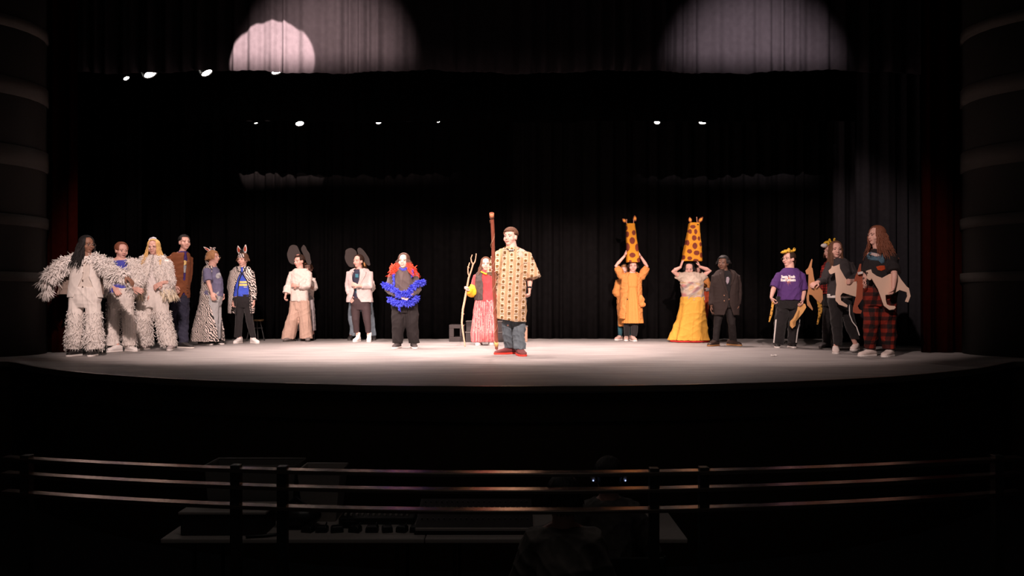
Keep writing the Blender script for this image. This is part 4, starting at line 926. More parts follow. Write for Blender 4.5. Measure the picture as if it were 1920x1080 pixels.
# ---- 13 kaftan
P = Person('person in patterned tan kaftan and jeans standing front and centre with a tall pole',
           [(948, 664, -62), (977, 667, 12)], (957, 443, -26, 2, 1.08), (961, 473, .215, -12), (962, 552, .16),
           [dict(s=(933, 480, 0), e=(927, 521, -.06), w=(927, 513, -.28), h=(925, 505, -.30), curl=.95, n=(-.9, -.5, 0), t=1, hs=1.1), dict(s=(987, 481, 0), e=(994, 520, -.02), w=(993, 542, -.08), curl=.95, n=(-1, 0, 0), t=1, hs=1.1)], skin='pink', b=1.15, legs=[(953, 608, 0), (973, 608, 0)])
P.face('closed', (.62, .14, .14), 'dark'); P.hair('brown', 0, 60, bangs=.55, n=260, rad=.0135, hang=80, seed=13, side=.2)
def kaftan(c):
    x, z = c[:, 0]+.02*np.sin(c[:, 2]*3), c[:, 2]; out = np.tile(np.array([[.50, .31, .17]]), (len(c), 1)); per = .098
    k = np.floor(x/per); t = x/per-k; par = np.mod(k, 2)
    out[(t > .02) & (t < .06)] = (.42, .30, .18)
    st = (t > .30) & (t < .88); out[st] = (.66, .50, .35)
    pz = .082; zz = z/pz+par*.37; m = np.floor(zz); u = zz-m; cx_ = np.abs(t-.59)/.18; cz = np.abs(u-.5)/.24
    odd = np.mod(m+k, 3); blob = np.where(odd == 0, np.maximum(cx_, cz) < 1, cx_**2+cz**2 < 1.05)
    out[st & blob] = (.12, .050, .012); out[st & blob & (cx_**2+cz**2 < .18)] = (.28, .14, .03)
    bar = (u < .10) & st & (np.abs(t-.59) < .24); out[bar] = (.15, .10, .07)
    dash = (t > .12) & (t < .22) & (np.mod(z, .03) < .016); out[dash] = (.40, .26, .15)
    return out
KF = P.garment('kaftan', [(947, 968, 462, .075), (934, 983, 475, .13), (930, 987, 490, .17), (929, 987, 520, .185), (930, 987, 550, .19), (931, 987, 580, .20), (932, 986, 601, .205, 0, 0, -.025)], vc,
    [([P.p(945, 476), P.p(934, 482), P.p(930, 500, -.02), P.p(927, 516, -.05)], [.09, .10, .115, .125]),
     ([P.p(975, 477), P.p(986, 482), P.p(994, 502, -.02), P.p(999, 522, -.04)], [.08, .095, .105, .13])], wr=(.006, 15), paintf=kaftan, vox=.0068, ripple=(5, .035))
q = G(); q.tube([P.p(950, 466, -.10), P.p(957, 469.5, -.14), P.p(964, 468, -.12)], .006, 8); link('necklace', q.mesh(), C_BLK, P.root)
for k, x in enumerate((955, 958.5, 962)):
    q = G(); q.ell(P.p(x, 468.6, -.148), (.009, .008, .009)); link('bead', q.mesh(), C_SHOEW, P.root)
P.trousers([[(953, 585, 13), (953, 605, 11.5), (952, 630, 10.5), (956, 653, 10)], [(974, 585, 13), (974, 605, 12.5), (974, 630, 12), (975, 655, 12)]], mat('faded_jeans', (.10, .125, .145), .85, var=.35, scale=9), [(936, 984, 560, .15), (938, 984, 580, .15), (940, 984, 590, .13)], (.009, 24))
a, e, w_ = P.arm[1]; q = G(); d = (w_-e).normalized(); q.tube([w_-d*.03, w_-d*.008], .034, 14, False); link('wristband', q.mesh(), C_BLK, P.root)
P.shoes(mat('maroon_sneaker', (.13, .03, .03), .7, var=.3, scale=60), mat('red_sole', (.75, .045, .03), .6), 1.15, lace=mat('dark_lace', (.05, .02, .02), .8), width=1.1)
w0, hd, hn, sd_ = P.hand[0]; grip = P.root.location+w0+hd*.055+hn*.032
base = W(931, 653, 11.75); top = grip+(grip-base)*((507-401)/(653-507.))*.985; top = V(W(922, 401, top.y).x, top.y, W(922, 401, top.y).z)
g = G(); L_ = top-base; g.tube([base+L_*t+V(.006*math.sin(t*9), .004*math.sin(t*7), 0) if 0 < t < 1 else base+L_*t for t in np.linspace(0, 1, 15)], [.024+.002*math.sin(i*2.1) for i in range(15)], 12)
me = g.mesh(); root = link('walking_pole', me, mat('red_brown_wood', (.30, .085, .05), .55, var=.35, scale=20)); tag(root, 'tall reddish-brown wooden pole held upright by the person in the kaftan', 'pole')
g = G(); g.tube([top-L_.normalized()*.06, top+L_.normalized()*.01], .030, 14, False); link('top_band', g.mesh(), mat('orange_wood_knob', (.55, .20, .10), .5), root)
g = G(); g.tube([base+L_*.02, base+L_*.055], .029, 14, False); link('bottom_band', g.mesh(), mat('yellow_cord', (.70, .42, .15), .7), root)
g = G(); u_ = L_.normalized().orthogonal().normalized(); v_ = L_.normalized().cross(u_)
g.tube([base+L_*(.06+.90*t)+(u_*math.cos(t*34)+v_*math.sin(t*34))*.028 for t in np.linspace(0, 1, 160)], .0035, 5); link('cord', g.mesh(), mat('tan_cord', (.55, .33, .2), .8), root)
# ---- 15 behind left giraffe
ORG = mat('orange_yellow_linen', (.56, .22, .060), .85, var=.10, scale=14)
P = Person('person in orange coat and teal socks mostly hidden behind the orange robe',
           [(1160, 638, -35), (1183, 638, 0)], (1171, 506, -20, -25, .95), (1172, 527, .16, 0), (1172, 570, .14),
           [dict(s=(1160, 529, 0), e=(1156, 549, 0), w=(1168, 556, 0), curl=.4), dict(e=(1186, 549, .05), w=(1176, 556, .02), curl=.4)], skin='pink')
P.face('closed'); P.hair('light', .03, 50, n=90, seed=14)
P.garment('coat', [(1163, 1182, 519, .08), (1157, 1188, 528, .13), (1156, 1189, 555, .15), (1157, 1190, 590, .16), (1158, 1188, 612, .17)], ORG, [P.sleeve(0, .08, .095, .08, .9)], wr=(.006, 18))
g = G()
for hp, kn, an, fd in P.leg: g.tube([an+V(0, 0, -.01), kn], [.042, .058], 14, False)
link('socks', g.mesh(), mat('teal_knit', (.03, .10, .13), .9), P.root)
P.shoes(mat('dusty_pink_shoe', (.50, .33, .28), .7), C_SOLEW, .95)
# ---- 14 giraffe left
P = Person('person in orange robe and pleated dress raising both arms to a giraffe headpiece',
           [(1174, 639, -10), (1188, 640, 8)], (1187, 497, -8, -4, .98), (1184, 519, .165, 0), (1184, 562, .14),
           [dict(s=(1168, 519, 0), e=(1155, 498, -.02), w=(1171, 480, -.02), h=(1174, 471, -.02), curl=.15, n=(1, .1, 0), t=-1), dict(s=(1202, 519, 0), e=(1213, 499, -.02), w=(1202, 482, -.04), h=(1197, 472, -.04), curl=.15, n=(-1, .1, 0), t=1)], skin='pink', b=.95, legs=[(1177, 605, 0), (1189, 605, 0)])
P.face('open', (.5, .12, .1), 'dark'); P.hair('dark', .06, 52, n=100, seed=15)
P.trousers([[(1178, 585, 8), (1176, 605, 7), (1175, 620, 6), (1175, 631, 5)], [(1191, 585, 8), (1190, 605, 7), (1190, 620, 6), (1189, 631, 5)]], C_BLK, [(1168, 1200, 556, .10), (1168, 1200, 575, .10)], (.001, 20))
P.garment('pleated_dress', [(1176, 1194, 512, .07), (1170, 1199, 520, .11), (1171, 1198, 536, .12), (1173, 1196, 540, .11), (1169, 1202, 570, .13), (1167, 1206, 606, .155)], mat('orange_pleats', (.58, .23, .055), .8), ripple=(22, .07), wr=None, vox=.007)
P.garment('robe', [(1175, 1195, 510, .085, 25), (1164, 1204, 518, .13, 28), (1163, 1204, 540, .15, 22), (1161, 1205, 570, .16, 28), (1160, 1206, 598, .175, 34)], ORG, [([P.p(1178, 520), P.p(1166, 518), P.p(1160, 507, -.01), P.p(1156, 500, -.02)], [.08, .085, .085, .06]), ([P.p(1192, 520), P.p(1203, 518), P.p(1209, 507, -.01), P.p(1213, 500, -.02)], [.08, .085, .085, .06])], openat=4, thick=.018, wr=(.006, 20))
q = G(); q.ell(P.p(1202, 563, -.13), (.065, .05, .11)); q.ell(P.p(1204, 571, -.13), (.07, .05, .06)); me = remesh(q, .008, 2); wrinkle(me, .008, 25, 3); bag_ = link('cloth_pouch', me, ORG, P.root)
P.shoes(mat('dusty_pink_shoe', (.50, .33, .28), .7), C_SOLEW, .95)
def giraffe(P, label, base, top, dep, dy, seed, ears, horns, spots, eye=None):
    """tall tapering felt headpiece: base/top = (x_left, x_right, y)"""
    D = P.D+dy; b = (W(base[0], base[2], D)+W(base[1], base[2], D))*.5; root = empty('giraffe_headpiece', b, label, 'costume headpiece')
    g = G(); rings = []
    for t in np.linspace(0, 1, 12):
        xl = base[0]+(top[0]-base[0])*t; xr = base[1]+(top[1]-base[1])*t; y = base[2]+(top[2]-base[2])*t
        c = (W(xl, y, D)+W(xr, y, D))*.5-b; h = (xr-xl)*.5*D/F; rings.append(g.ring(c, V(h, 0, 0), V(0, dep*(1-.35*t), 0), 32, 4.5))
    g.loft(rings); me = remesh(g, .0075, 2); wrinkle(me, .003, 9, seed)
    sp = [(W(x, y, D)-b, rx, rz) for x, y, rx, rz in spots]
    def fn(c):
        out = np.tile(np.array([[.72, .29, .018]]), (len(c), 1))
        for q, rx, rz in sp:
            d2 = ((c[:, 0]-q.x)/rx)**2+((c[:, 2]-q.z)/rz)**2; out[(d2 < 1)] = (.19, .035, .018)
        return out
    paint(me, fn); neck = link('neck', me, vcmat(), root)
    yl = mat('giraffe_ear_gold', (.80, .33, .05), .85); dk = mat('giraffe_ear_brown', (.22, .06, .025), .85)
    for (x0, y0, x1, y1) in ears:
        a0, a1 = W(x0, y0, D)-b, W(x1, y1, D)-b; d = a1-a0; L_ = d.length; d.normalize(); f = V(0, -1, 0); sd = d.cross(f).normalized()
        par = None
        for s_, off, mm, nm in ((1, 0, dk, 'ear'), (.62, -.008, yl, 'inner_ear')):
            q = G(); q.loft([q.ring(a0+d*L_*(.5+(t-.5)*s_)+f*-off, sd*(.034*s_*math.sin(math.pi*(t*.84+.12))+.002), f*.006, 14) for t in np.linspace(0, 1, 9)])
            o = link(nm, q.mesh(), mm, root)
            if par: o.parent = par
            par = o
    for (x0, y0, x1, y1) in horns:
        q = G(); q.tube([W(x0, y0, D)-b, W(x1, y1, D)-b], [.009, .009], 8); q.ell(W(x1, y1, D)-b, (.013, .013, .013)); link('horn', q.mesh(), mat('horn_felt', (.50, .22, .13), .85), root)
    if eye:
        q = G(); q.ell(W(eye[0], eye[1], D)-b+V(0, -dep*.72, 0), (.016, .006, .009)); link('eye', q.mesh(), C_BLK, root)
    return root
giraffe(P, 'tall felt giraffe head and neck headpiece, the left one, held over the orange robe', (1174, 1200, 492), (1174, 1190, 419), .13, -.01, 3,
        [(1174, 417, 1167, 410), (1191, 415, 1190, 404)], [(1175, 419, 1175, 412), (1188, 419, 1188, 411)],
        [(1175, 440, .035, .055), (1187, 437, .035, .05), (1184, 452, .052, .065), (1174, 464, .055, .085), (1193, 465, .04, .075), (1184, 479, .058, .048), (1198, 488, .06, .05), (1174, 428, .02, .04), (1180, 491, .03, .03)])
# ---- 17 behind right giraffe
P = Person('person in an orange cloth and grey sleeves mostly hidden behind the tie-dye shirt performer',
           [(1308, 638, 0), (1325, 638, 10)], (1306, 507, 10, -20, .85), (1312, 529, .15, 0), (1312, 565, .13),
           [dict(e=(1302, 545, .05), w=(1308, 556, .1), curl=.4), dict(s=(1327, 530, 0), e=(1331, 545, -.02), w=(1322, 542, -.16), curl=.4)], skin='pink')
P.face('closed'); P.hair('dark', .03, 50, n=80, seed=16)
P.garment('orange_cloth', [(1306, 1321, 512, .08), (1300, 1330, 522, .12), (1298, 1333, 540, .14)], ORG)
P.garment('red_skirt', [(1300, 1332, 538, .13), (1299, 1332, 555, .14), (1300, 1330, 570, .13), (1302, 1326, 600, .12)], mat('rust_red_cloth', (.42, .06, .02), .85))
P.garment('grey_sleeves', [(1305, 1324, 516, .06), (1302, 1326, 526, .08)], mat('grey_knit', (.30, .27, .26), .9), [P.sleeve(1, .045, .05, .042, .95)])
P.shoes(C_SHOEB, C_SOLEB, .9)
# ---- 16 giraffe right
P = Person('person in tie-dye shirt and long yellow skirt holding up a giraffe headpiece',
           [(1270, 641, -40), (1298, 642, 0)], (1292, 501, -12, -22, 1.0), (1295, 520, .19, 0), (1297, 562, .15),
           [dict(s=(1276, 520, 0), e=(1262, 508, -.06), w=(1276, 501, -.1), h=(1279, 491, -.1), curl=.2, n=(1, .2, 0), t=1), dict(s=(1316, 520, 0), e=(1331, 507, -.06), w=(1312, 500, -.12), h=(1308, 490, -.12), curl=.2, n=(-1, .3, 0), t=1)], skin='pink', b=1.1)
P.face('closed', (.5, .12, .1), 'black'); P.hair('black', .06, 50, n=100, seed=17)
def tie(c):
    rs = np.random.RandomState(3); out = np.tile(np.array([[.62, .50, .40]]), (len(c), 1)); n_ = np.sin(c[:, 0]*31+c[:, 2]*19+2*np.sin(c[:, 2]*23))+np.sin(c[:, 0]*17-c[:, 2]*37)
    mid = (c[:, 2] > .82) & (c[:, 2] < 1.12); w1 = (np.clip(n_-.3, 0, 1)*.6*mid)[:, None]; w2 = (np.clip(-n_-.4, 0, 1)*.75*mid)[:, None]; w3 = (np.clip(np.sin(c[:, 0]*23-c[:, 2]*29)-.35, 0, 1)*.9*mid)[:, None]
    out = out*(1-w1)+np.array([[.62, .38, .15]])*w1; out = out*(1-w2)+np.array([[.55, .18, .18]])*w2; out = out*(1-w3)+np.array([[.24, .23, .25]])*w3
    return out
P.garment('skirt', [(1277, 1321, 556, .16), (1275, 1322, 572, .18), (1270, 1324, 600, .22), (1262, 1326, 625, .26), (1258, 1328, 638, .28)], mat('yellow_skirt', (.72, .37, .055), .8, var=.08), ripple=(7, .20), wr=(.005, 14))
P.garment('skirt_trim', [(1258, 1328, 636, .285), (1258, 1328, 641, .285)], mat('red_trim', (.55, .03, .025), .8), ripple=(7, .10), wr=None) if False else None
q = G(); pts = [P.p(1293, 639.5)+V(.345*math.sin(a)*(1+.03*math.sin(7*a)), -.285*math.cos(a)*(1+.05*math.sin(7*a)), -.0) for a in np.linspace(0, 2*math.pi, 60)]; q.tube([v+V(0, 0, max(0, .018-v.z)) for v in pts], .014, 8); link('red_hem', q.mesh(), mat('red_trim', (.55, .03, .025), .8), P.root)
P.garment('tie_dye_shirt', [(1285, 1305, 509, .08), (1276, 1317, 516, .13), (1276, 1319, 530, .16), (1277, 1320, 548, .165), (1278, 1321, 563, .165)], vc, [([P.p(1285, 520), P.p(1276, 519), P.p(1270, 515, -.02)], [.075, .085, .08]), ([P.p(1307, 520), P.p(1317, 519), P.p(1322, 514, -.02)], [.075, .085, .08])], wr=(.007, 20), paintf=tie)
P.shoes(C_SHOEW, C_SOLEW, .95)
giraffe(P, 'tall felt giraffe head and neck headpiece, the right one, held over the tie-dye shirt', (1278, 1316, 490), (1292, 1311, 418), .15, -.02, 9,
        [(1295, 417, 1293, 407), (1310, 417, 1318, 407)], [(1307, 418, 1306.5, 408)],
        [(1297, 426, .05, .035), (1292, 435, .03, .045), (1302, 435, .03, .05), (1299, 447, .045, .05), (1308, 448, .025, .04), (1287, 456, .03, .055), (1300, 462, .045, .06), (1311, 459, .025, .04), (1290, 472, .045, .042), (1303, 475, .055, .045), (1312, 479, .03, .05), (1290, 485, .045, .035), (1301, 489, .05, .03), (1280, 483, .025, .04)], (1306, 422))
# ---- 18 dark suit
P = Person('person with short black dreadlocks in an oversized dark brown suit jacket',
           [(1338, 649, -45), (1376, 648, 30)], (1356, 492, -38, -3, 1.02), (1360, 517, .19, 0), (1359, 566, .14),
           [dict(s=(1340, 520, 0), e=(1336, 550, .03), w=(1334, 573, -.02), curl=.4), dict(s=(1382, 520, 0), e=(1385, 550, .03), w=(1383, 572, -.03), curl=.4)], skin='dark', legs=[(1345, 608, -.01), (1372, 608, -.01)])
P.face('closed', (.22, .07, .06), 'black'); P.hair('black', .055, 62, bangs=.25, n=150, rad=.0135, flare=.5, hang=84, seed=18, curl=.5)
P.trousers([[(1348, 590, 9), (1345, 608, 7.5), (1343, 625, 6.5), (1342, 640, 6)], [(1370, 590, 9), (1372, 608, 7.5), (1374, 625, 6.5), (1376, 640, 6)]], mat('black_jeans', (.016, .012, .012), .8), [(1343, 1377, 563, .12), (1342, 1378, 578, .12)], (.003, 20))
ts = P.garment('shirt', [(1351, 1369, 507, .065), (1345, 1377, 516, .10), (1344, 1378, 560, .11)], C_BLK); P.decal('grey_print', ts, [(1359, 520), (1363, 519), (1365, 523), (1363, 530), (1360, 534), (1358, 528)], mat('grey_print', (.30, .25, .29), .7, var=.6, scale=60), .004, .003)
SU = mat('dark_brown_suit', (.031, .020, .018), .85, var=.15)
sj = P.garment('suit_jacket', [(1348, 1371, 505, .085, 16), (1337, 1384, 514, .14, 16), (1334, 1386, 530, .15, 10), (1336, 1385, 550, .15, 2), (1335, 1386, 572, .16, 2.5), (1335, 1386, 591, .17, 18)], SU, [P.sleeve(0, .066, .064, .058, .98), P.sleeve(1, .066, .064, .058, .98)], openat=4, thick=.02, wr=(.003, 14))
for pts in ([(1353, 507), (1345, 513), (1347, 520), (1352, 535), (1358, 551), (1355, 530)], [(1368, 507), (1376, 513), (1374, 521), (1367, 535), (1360, 551), (1364, 530)]): P.decal('lapel', sj, pts, SU, .006, .010)
for y in (554, 564): P.button(P.p(1358, y, -.166), mat('brass_button', (.55, .30, .2), .35, .5), .011)
P.shoes(mat('dark_brown_boot', (.035, .022, .018), .5), mat('tan_sole', (.38, .19, .08), .7), 1.1)
# ---- 19 purple shirt
def cat_spots(base=(.85, .50, .05)):
    def fn(c):
        n_ = np.sin(c[:, 0]*120+c[:, 2]*40)+np.sin(c[:, 2]*110-c[:, 0]*50+1); out = np.tile(np.array([base]), (len(c), 1)); out[n_ > 1.25] = (.05, .02, .01); return out
    return fn
P = Person('person in a printed purple t-shirt, glasses and a yellow animal mask on the head',
           [(1457, 652, -15), (1485, 652, 0)], (1479, 484, -58, 0, 1.04), (1481, 513, .19, -8), (1480, 562, .15),
           [dict(s=(1462, 516, 0), e=(1451, 540, -.02), w=(1446, 558, -.10), h=(1450, 568, -.12), curl=.6, n=(1, 0, 0)), dict(s=(1502, 516, 0), e=(1507, 545, .0), w=(1505, 563, -.14), h=(1503, 574, -.2), curl=.6, n=(-1, 0, 0))], skin='pink', b=1.15, legs=[(1465, 606, 0), (1488, 606, 0)])
P.face('closed', (.5, .10, .10), 'dark', True); P.hair('dark', .0, 50, n=110, hang=98, seed=19)
q = G(); q.tube([P.H(0, -.10, .02), P.H(.0, -.13, -.02), P.H(.0, -.12, -.11)], [.025, .03, .012], 8); link('ponytail', q.mesh(), MATS['hair_dark'], P.root)
P.trousers([[(1467, 580, 12.5), (1464, 605, 11.5), (1461, 628, 11), (1459, 646, 9.5)], [(1490, 580, 12), (1489, 605, 11), (1487, 628, 10), (1486, 646, 9)]], C_BLK, [(1456, 1501, 556, .15), (1455, 1502, 568, .15), (1455, 1502, 580, .14)], (.006, 22))
g = G()
for pts in ([(1455, 600), (1453, 622), (1451, 642)], [(1499, 600), (1495, 625), (1493, 642)]): g.tube([P.p(x, y, -.05) for x, y in pts], .011, 8)
link('side_stripes', g.mesh(), C_SOLEW, P.root)
ts = P.garment('purple_shirt', [(1471, 1492, 502, .075), (1462, 1501, 509, .12), (1460, 1504, 525, .155), (1459, 1503, 545, .165), (1457, 1502, 563, .17)], mat('purple_tee_bright', (.085, .033, .16), .85), [P.sleeve(0, .075, .082, .08, .48), P.sleeve(1, .075, .082, .08, .48)], wr=(.005, 18))
q = G(); sb = mat('orange_burst_print', (.62, .25, .13), .8); cc = P.p(1472, 525)
burst = G(); bvh = BVHTree.FromPolygons([v.co for v in ts.data.vertices], [p_.vertices for p_ in ts.data.polygons])
def onshirt(x, z):
    h = bvh.ray_cast(V(x, -.6, z), V(0, 1, 0))[0]; return (h if h else V(x, -.15, z))-V(0, .003, 0)
for k in range(24):
    a = k*math.pi/12; L_ = (.105, .075)[k % 2]
    burst.add([onshirt(cc.x+.02*math.cos(a-.2), cc.z+.02*math.sin(a-.2)), onshirt(cc.x+L_*math.cos(a), cc.z+L_*math.sin(a)), onshirt(cc.x+.02*math.cos(a+.2), cc.z+.02*math.sin(a+.2))], [(0, 1, 2)])
link('burst_print', burst.mesh(), sb, P.root, False)
WP = mat('white_print', (.85, .78, .78), .7)
text_on(P.root, 'Santa Youth', ts, P.p(1473.5, 519.5), .062, WP, width=.20, off=.006, bold=.004); text_on(P.root, 'Steel Orchestra', ts, P.p(1473, 525.5), .062, WP, width=.22, off=.006, bold=.004)
q = G(); q.ell(P.H(.0, .02, .112), (.075, .12, .032), (P.hr, P.hf, P.hu), 20, 10); q.ell(P.H(0, .12, .095), (.05, .05, .02), (P.hr, P.hf, P.hu)); q.ell(P.H(.05, -.06, .14), (.03, .012, .035), (P.hr, P.hf, P.hu)); q.ell(P.H(-.05, -.06, .14), (.03, .012, .035), (P.hr, P.hf, P.hu))
link('animal_mask', paint(remesh(q, .006, 2), cat_spots()), vc, P.root)
P.shoes(C_SHOEB, C_SOLEW, .95)
P19 = P
# ---- cut-outs
def board(name, outline, D, m, label, cat, thick=.014, spotted=False, tilt=0, extra=None):
    pts = [W(x, y, D) for x, y in outline]; c = sum(pts, V(0, 0, 0))/len(pts); root = empty(name, c, label, cat); g = G()
    g.prism([(v.x-c.x, v.z-c.z) for v in pts], -thick/2, thick/2)
    if spotted:
        me = remesh(g, .005, 0); o = link('board', paint(me, cat_spots((.80, .42, .08))), m, root)
    else: o = bevel(link('board', g.mesh(), m, root, False), .002)
    if extra: extra(root, c)
    return root
def crop(pts, x0, y0, k): return [(x0+x/k, y0+y/k) for x, y in pts]
PALE = mat('cream_painted_board', (.76, .54, .42), .8, var=.05, scale=8); TANB = mat('tan_painted_board', (.42, .20, .09), .8, var=.06, scale=8); RUST = mat('rust_painted_board', (.34, .085, .045), .8, var=.06, scale=8)
w0, hd, hn, _ = P19.hand[0]; hh = P19.root.location+w0+hd*.07
board('spotted_leg', [(1448, 562), (1452, 564), (1450, 578), (1448, 590), (1443, 604), (1441, 604), (1444, 588)], hh.y-.02, vc, 'narrow yellow spotted cut-out leg hanging from the purple shirt person, left hand side', 'cut-out', spotted=True)
w0, hd, hn, _ = P19.hand[1]; hh = P19.root.location+w0+hd*.07
board('tan_leg', crop([(375, 600), (400, 575), (440, 590), (450, 620), (420, 670), (355, 750), (350, 790), (320, 815), (300, 790), (300, 750), (330, 720), (365, 650)], 1420, 450, 4.909), hh.y+.02, mat('ochre_painted_board', (.62, .33, .12), .8), 'ochre cut-out animal leg with a paw held low by the purple shirt person', 'cut-out')
# ---- 20 red plaid, behind
P = Person('person in red plaid shirt and yellow and white animal mask behind the dark hoodie',
           [(1547, 652, -50), (1565, 654, -20)], (1557, 470, -72, 0, 1.0), (1559, 498, .16, -60), (1559, 555, .14),
           [dict(s=(1547, 502, -.05), e=(1543, 530, -.05), w=(1537, 550, -.10), h=(1534, 561, -.12), curl=.8, n=(1, 0, 0)), dict(e=(1572, 530, .05), w=(1566, 560, .05), curl=.4)], skin='pink', legs=[(1553, 606, 0), (1567, 606, 0)])
P.face('closed', (.5, .12, .1), 'brown'); P.hair('brown', .12, 45, n=90, seed=20)
P.garment('plaid_shirt', [(1550, 1569, 489, .07), (1541, 1575, 498, .12), (1539, 1575, 520, .13), (1538, 1576, 552, .14)], vc, [P.sleeve(0, .065, .06, .055, .9)], paintf=plaid((.55, .04, .03), (.10, .012, .012), .022), vox=.007)
P.trousers([[(1553, 580, 10), (1551, 605, 9), (1550, 628, 8), (1550, 645, 8)], [(1568, 580, 10), (1567, 605, 9), (1566, 628, 8), (1566, 645, 8)]], C_BLK, [(1541, 1575, 548, .13), (1541, 1576, 575, .12)])
q = G(); q.ell(P.H(0, .03, .125), (.07, .09, .045), (P.hr, P.hf, P.hu), 20, 10); 
for s_ in (-1, 1): q.ell(P.H(s_*.055, -.03, .17), (.03, .014, .04), (P.hr, P.hf, P.hu))
mk = link('animal_mask', paint(remesh(q, .006, 2), cat_spots((.88, .52, .04))), vc, P.root)
q = G(); q.ell(P.H(0, .115, .09), (.05, .055, .035), (P.hr, P.hf, P.hu)); link('white_muzzle', q.mesh(), C_SHOEW, P.root)
P.shoes(mat('grey_suede_shoe', (.10, .09, .095), .8), C_SOLEB, 1.05)
w0, hd, hn, _ = P.hand[0]; hh = P.root.location+w0+hd*.07
board('spotted_leg', crop([(140, 600), (165, 595), (185, 640), (190, 680), (172, 745), (150, 805), (138, 800), (150, 750), (155, 690), (150, 650)], 1500, 430, 4.5), hh.y, vc, 'yellow spotted cut-out leg hanging just below the standing tan antelope', 'cut-out', spotted=True)
board('spotted_leg', crop([(250, 735), (262, 730), (272, 770), (270, 800), (252, 812), (235, 785), (238, 755)], 1500, 430, 4.5), hh.y+.25, vc, 'small yellow spotted cut-out paw beside the black trouser leg of the hoodie person', 'cut-out', spotted=True)
# ---- 21 hoodie
P = Person('person with long straight brown hair in a dark grey hoodie, holding antelope boards',
           [(1567, 663, -20), (1603, 661, -35, .03)], (1567, 467, -8, 0, 1.04), (1574, 494, .165, 5), (1573, 556, .14),
           [dict(s=(1556, 498, 0), e=(1545, 527, .0), w=(1533, 529, -.2), h=(1526, 532, -.24), curl=.55, n=(0, .6, -1), t=1), dict(s=(1593, 498, 0), e=(1605, 520, -.02), w=(1599, 527, -.24), h=(1594, 528, -.28), curl=.9, n=(-1, .3, 0), t=1)], skin='pink', legs=[(1571, 612, -.03), (1590, 606, .02)])
P.face('open', (.45, .11, .09), 'dark'); P.hair('brown', .37, 42, n=140, flare=.1, seed=21)
P.trousers([[(1567, 580, 12), (1569, 605, 11), (1570, 628, 9), (1571, 648, 8)], [(1586, 575, 12), (1591, 597, 11), (1598, 615, 10), (1604, 636, 8.5)]], C_BLK, [(1555, 1596, 552, .13), (1555, 1597, 565, .135), (1556, 1597, 580, .12)], (.004, 22))
g = G(); g.tube([P.p(x, y, -.09) for x, y in ((1592, 560), (1593, 590), (1598, 603), (1606, 613), (1611, 628))], .012, 8, flat=.6); link('side_stripe', g.mesh(), C_SOLEW, P.root)
HD = mat('charcoal_hoodie', (.045, .038, .040), .9, var=.15)
P.garment('hem_band', [(1554, 1596, 551, .145), (1554, 1596, 559, .145)], C_SOLEW, wr=None)
P.garment('hoodie', [(1563, 1583, 484, .075), (1556, 1593, 492, .12), (1554, 1596, 510, .14), (1553, 1597, 535, .15), (1553, 1597, 555, .155)], HD, [P.sleeve(0, .066, .062, .05, .95), P.sleeve(1, .066, .062, .05, .95)], wr=(.006, 16))
P.shoes(mat('beige_sneaker', (.66, .56, .52), .7), C_SOLEW, 1.05, lace=C_SOLEW, high=.01)
w0, hd, hn, _ = P.hand[0]; hh = P.root.location+w0+hd*.08
board('antelope_cutout', crop([(45, 350), (70, 325), (98, 250), (104, 255), (97, 320), (105, 330), (115, 400), (125, 450), (190, 520), (192, 590), (175, 625), (140, 600), (100, 555), (75, 550), (75, 600), (108, 670), (105, 685), (60, 640), (55, 570), (70, 500), (72, 380), (55, 380)], 1500, 430, 4.5), hh.y+.03, TANB, 'tan wooden antelope cut-out standing upright, held by the hoodie person, leftmost antelope', 'antelope cut-out')
w0, hd, hn, _ = P.hand[1]; hh = P.root.location+w0+hd*.07
board('antelope_cutout', crop([(240, 348), (262, 330), (270, 308), (285, 312), (310, 305), (333, 293), (336, 330), (375, 400), (405, 440), (475, 430), (490, 560), (480, 572), (440, 560), (360, 535), (340, 560), (345, 600), (400, 640), (395, 658), (330, 635), (300, 600), (300, 540), (308, 470), (295, 365), (260, 380), (248, 372)], 1500, 430, 4.5), hh.y+.03, PALE, 'cream antelope cut-out held across the front of the dark hoodie', 'antelope cut-out')
# ---- 22 red plaid trousers
P = Person('person in black printed t-shirt and red plaid trousers, rightmost on stage',
           [(1627, 668, -62), (1665, 669, -45)], (1643, 440, -76, 0, 1.08), (1651, 477, .195, -35), (1650, 548, .155),
           [dict(s=(1632, 483, .05), e=(1624, 515, .02), w=(1620, 528, -.08), curl=.8, n=(0, -.6, -.4)), dict(s=(1670, 481, -.05), e=(1677, 515, -.27), w=(1675, 540, -.30), h=(1672, 551, -.31), curl=.95, n=(-1, .1, 0), t=-1)], skin='pink', b=1.15, legs=[(1634, 610, 0), (1664, 610, 0)])
P.face('open', (.5, .12, .1), 'dark'); P.hair('red', .34, 48, n=160, flare=.55, seed=22, back=.15, curl=.7)
MATS['hair_red'].node_tree.nodes['Mix'].inputs['A'].default_value = (.10, .035, .022, 1); MATS['hair_red'].node_tree.nodes['Mix'].inputs['B'].default_value = (.30, .11, .06, 1)
P.trousers([[(1636, 575, 17), (1634, 605, 15), (1632, 630, 13), (1631, 654, 9.5)], [(1664, 575, 17), (1665, 605, 15), (1666, 630, 14), (1667, 655, 10.5)]], vc, [(1620, 1680, 535, .16), (1618, 1682, 550, .17), (1619, 1682, 575, .15)], (.006, 18), paintf=plaid((.24, .019, .009), (.010, .006, .006), .055), vox=.0075)
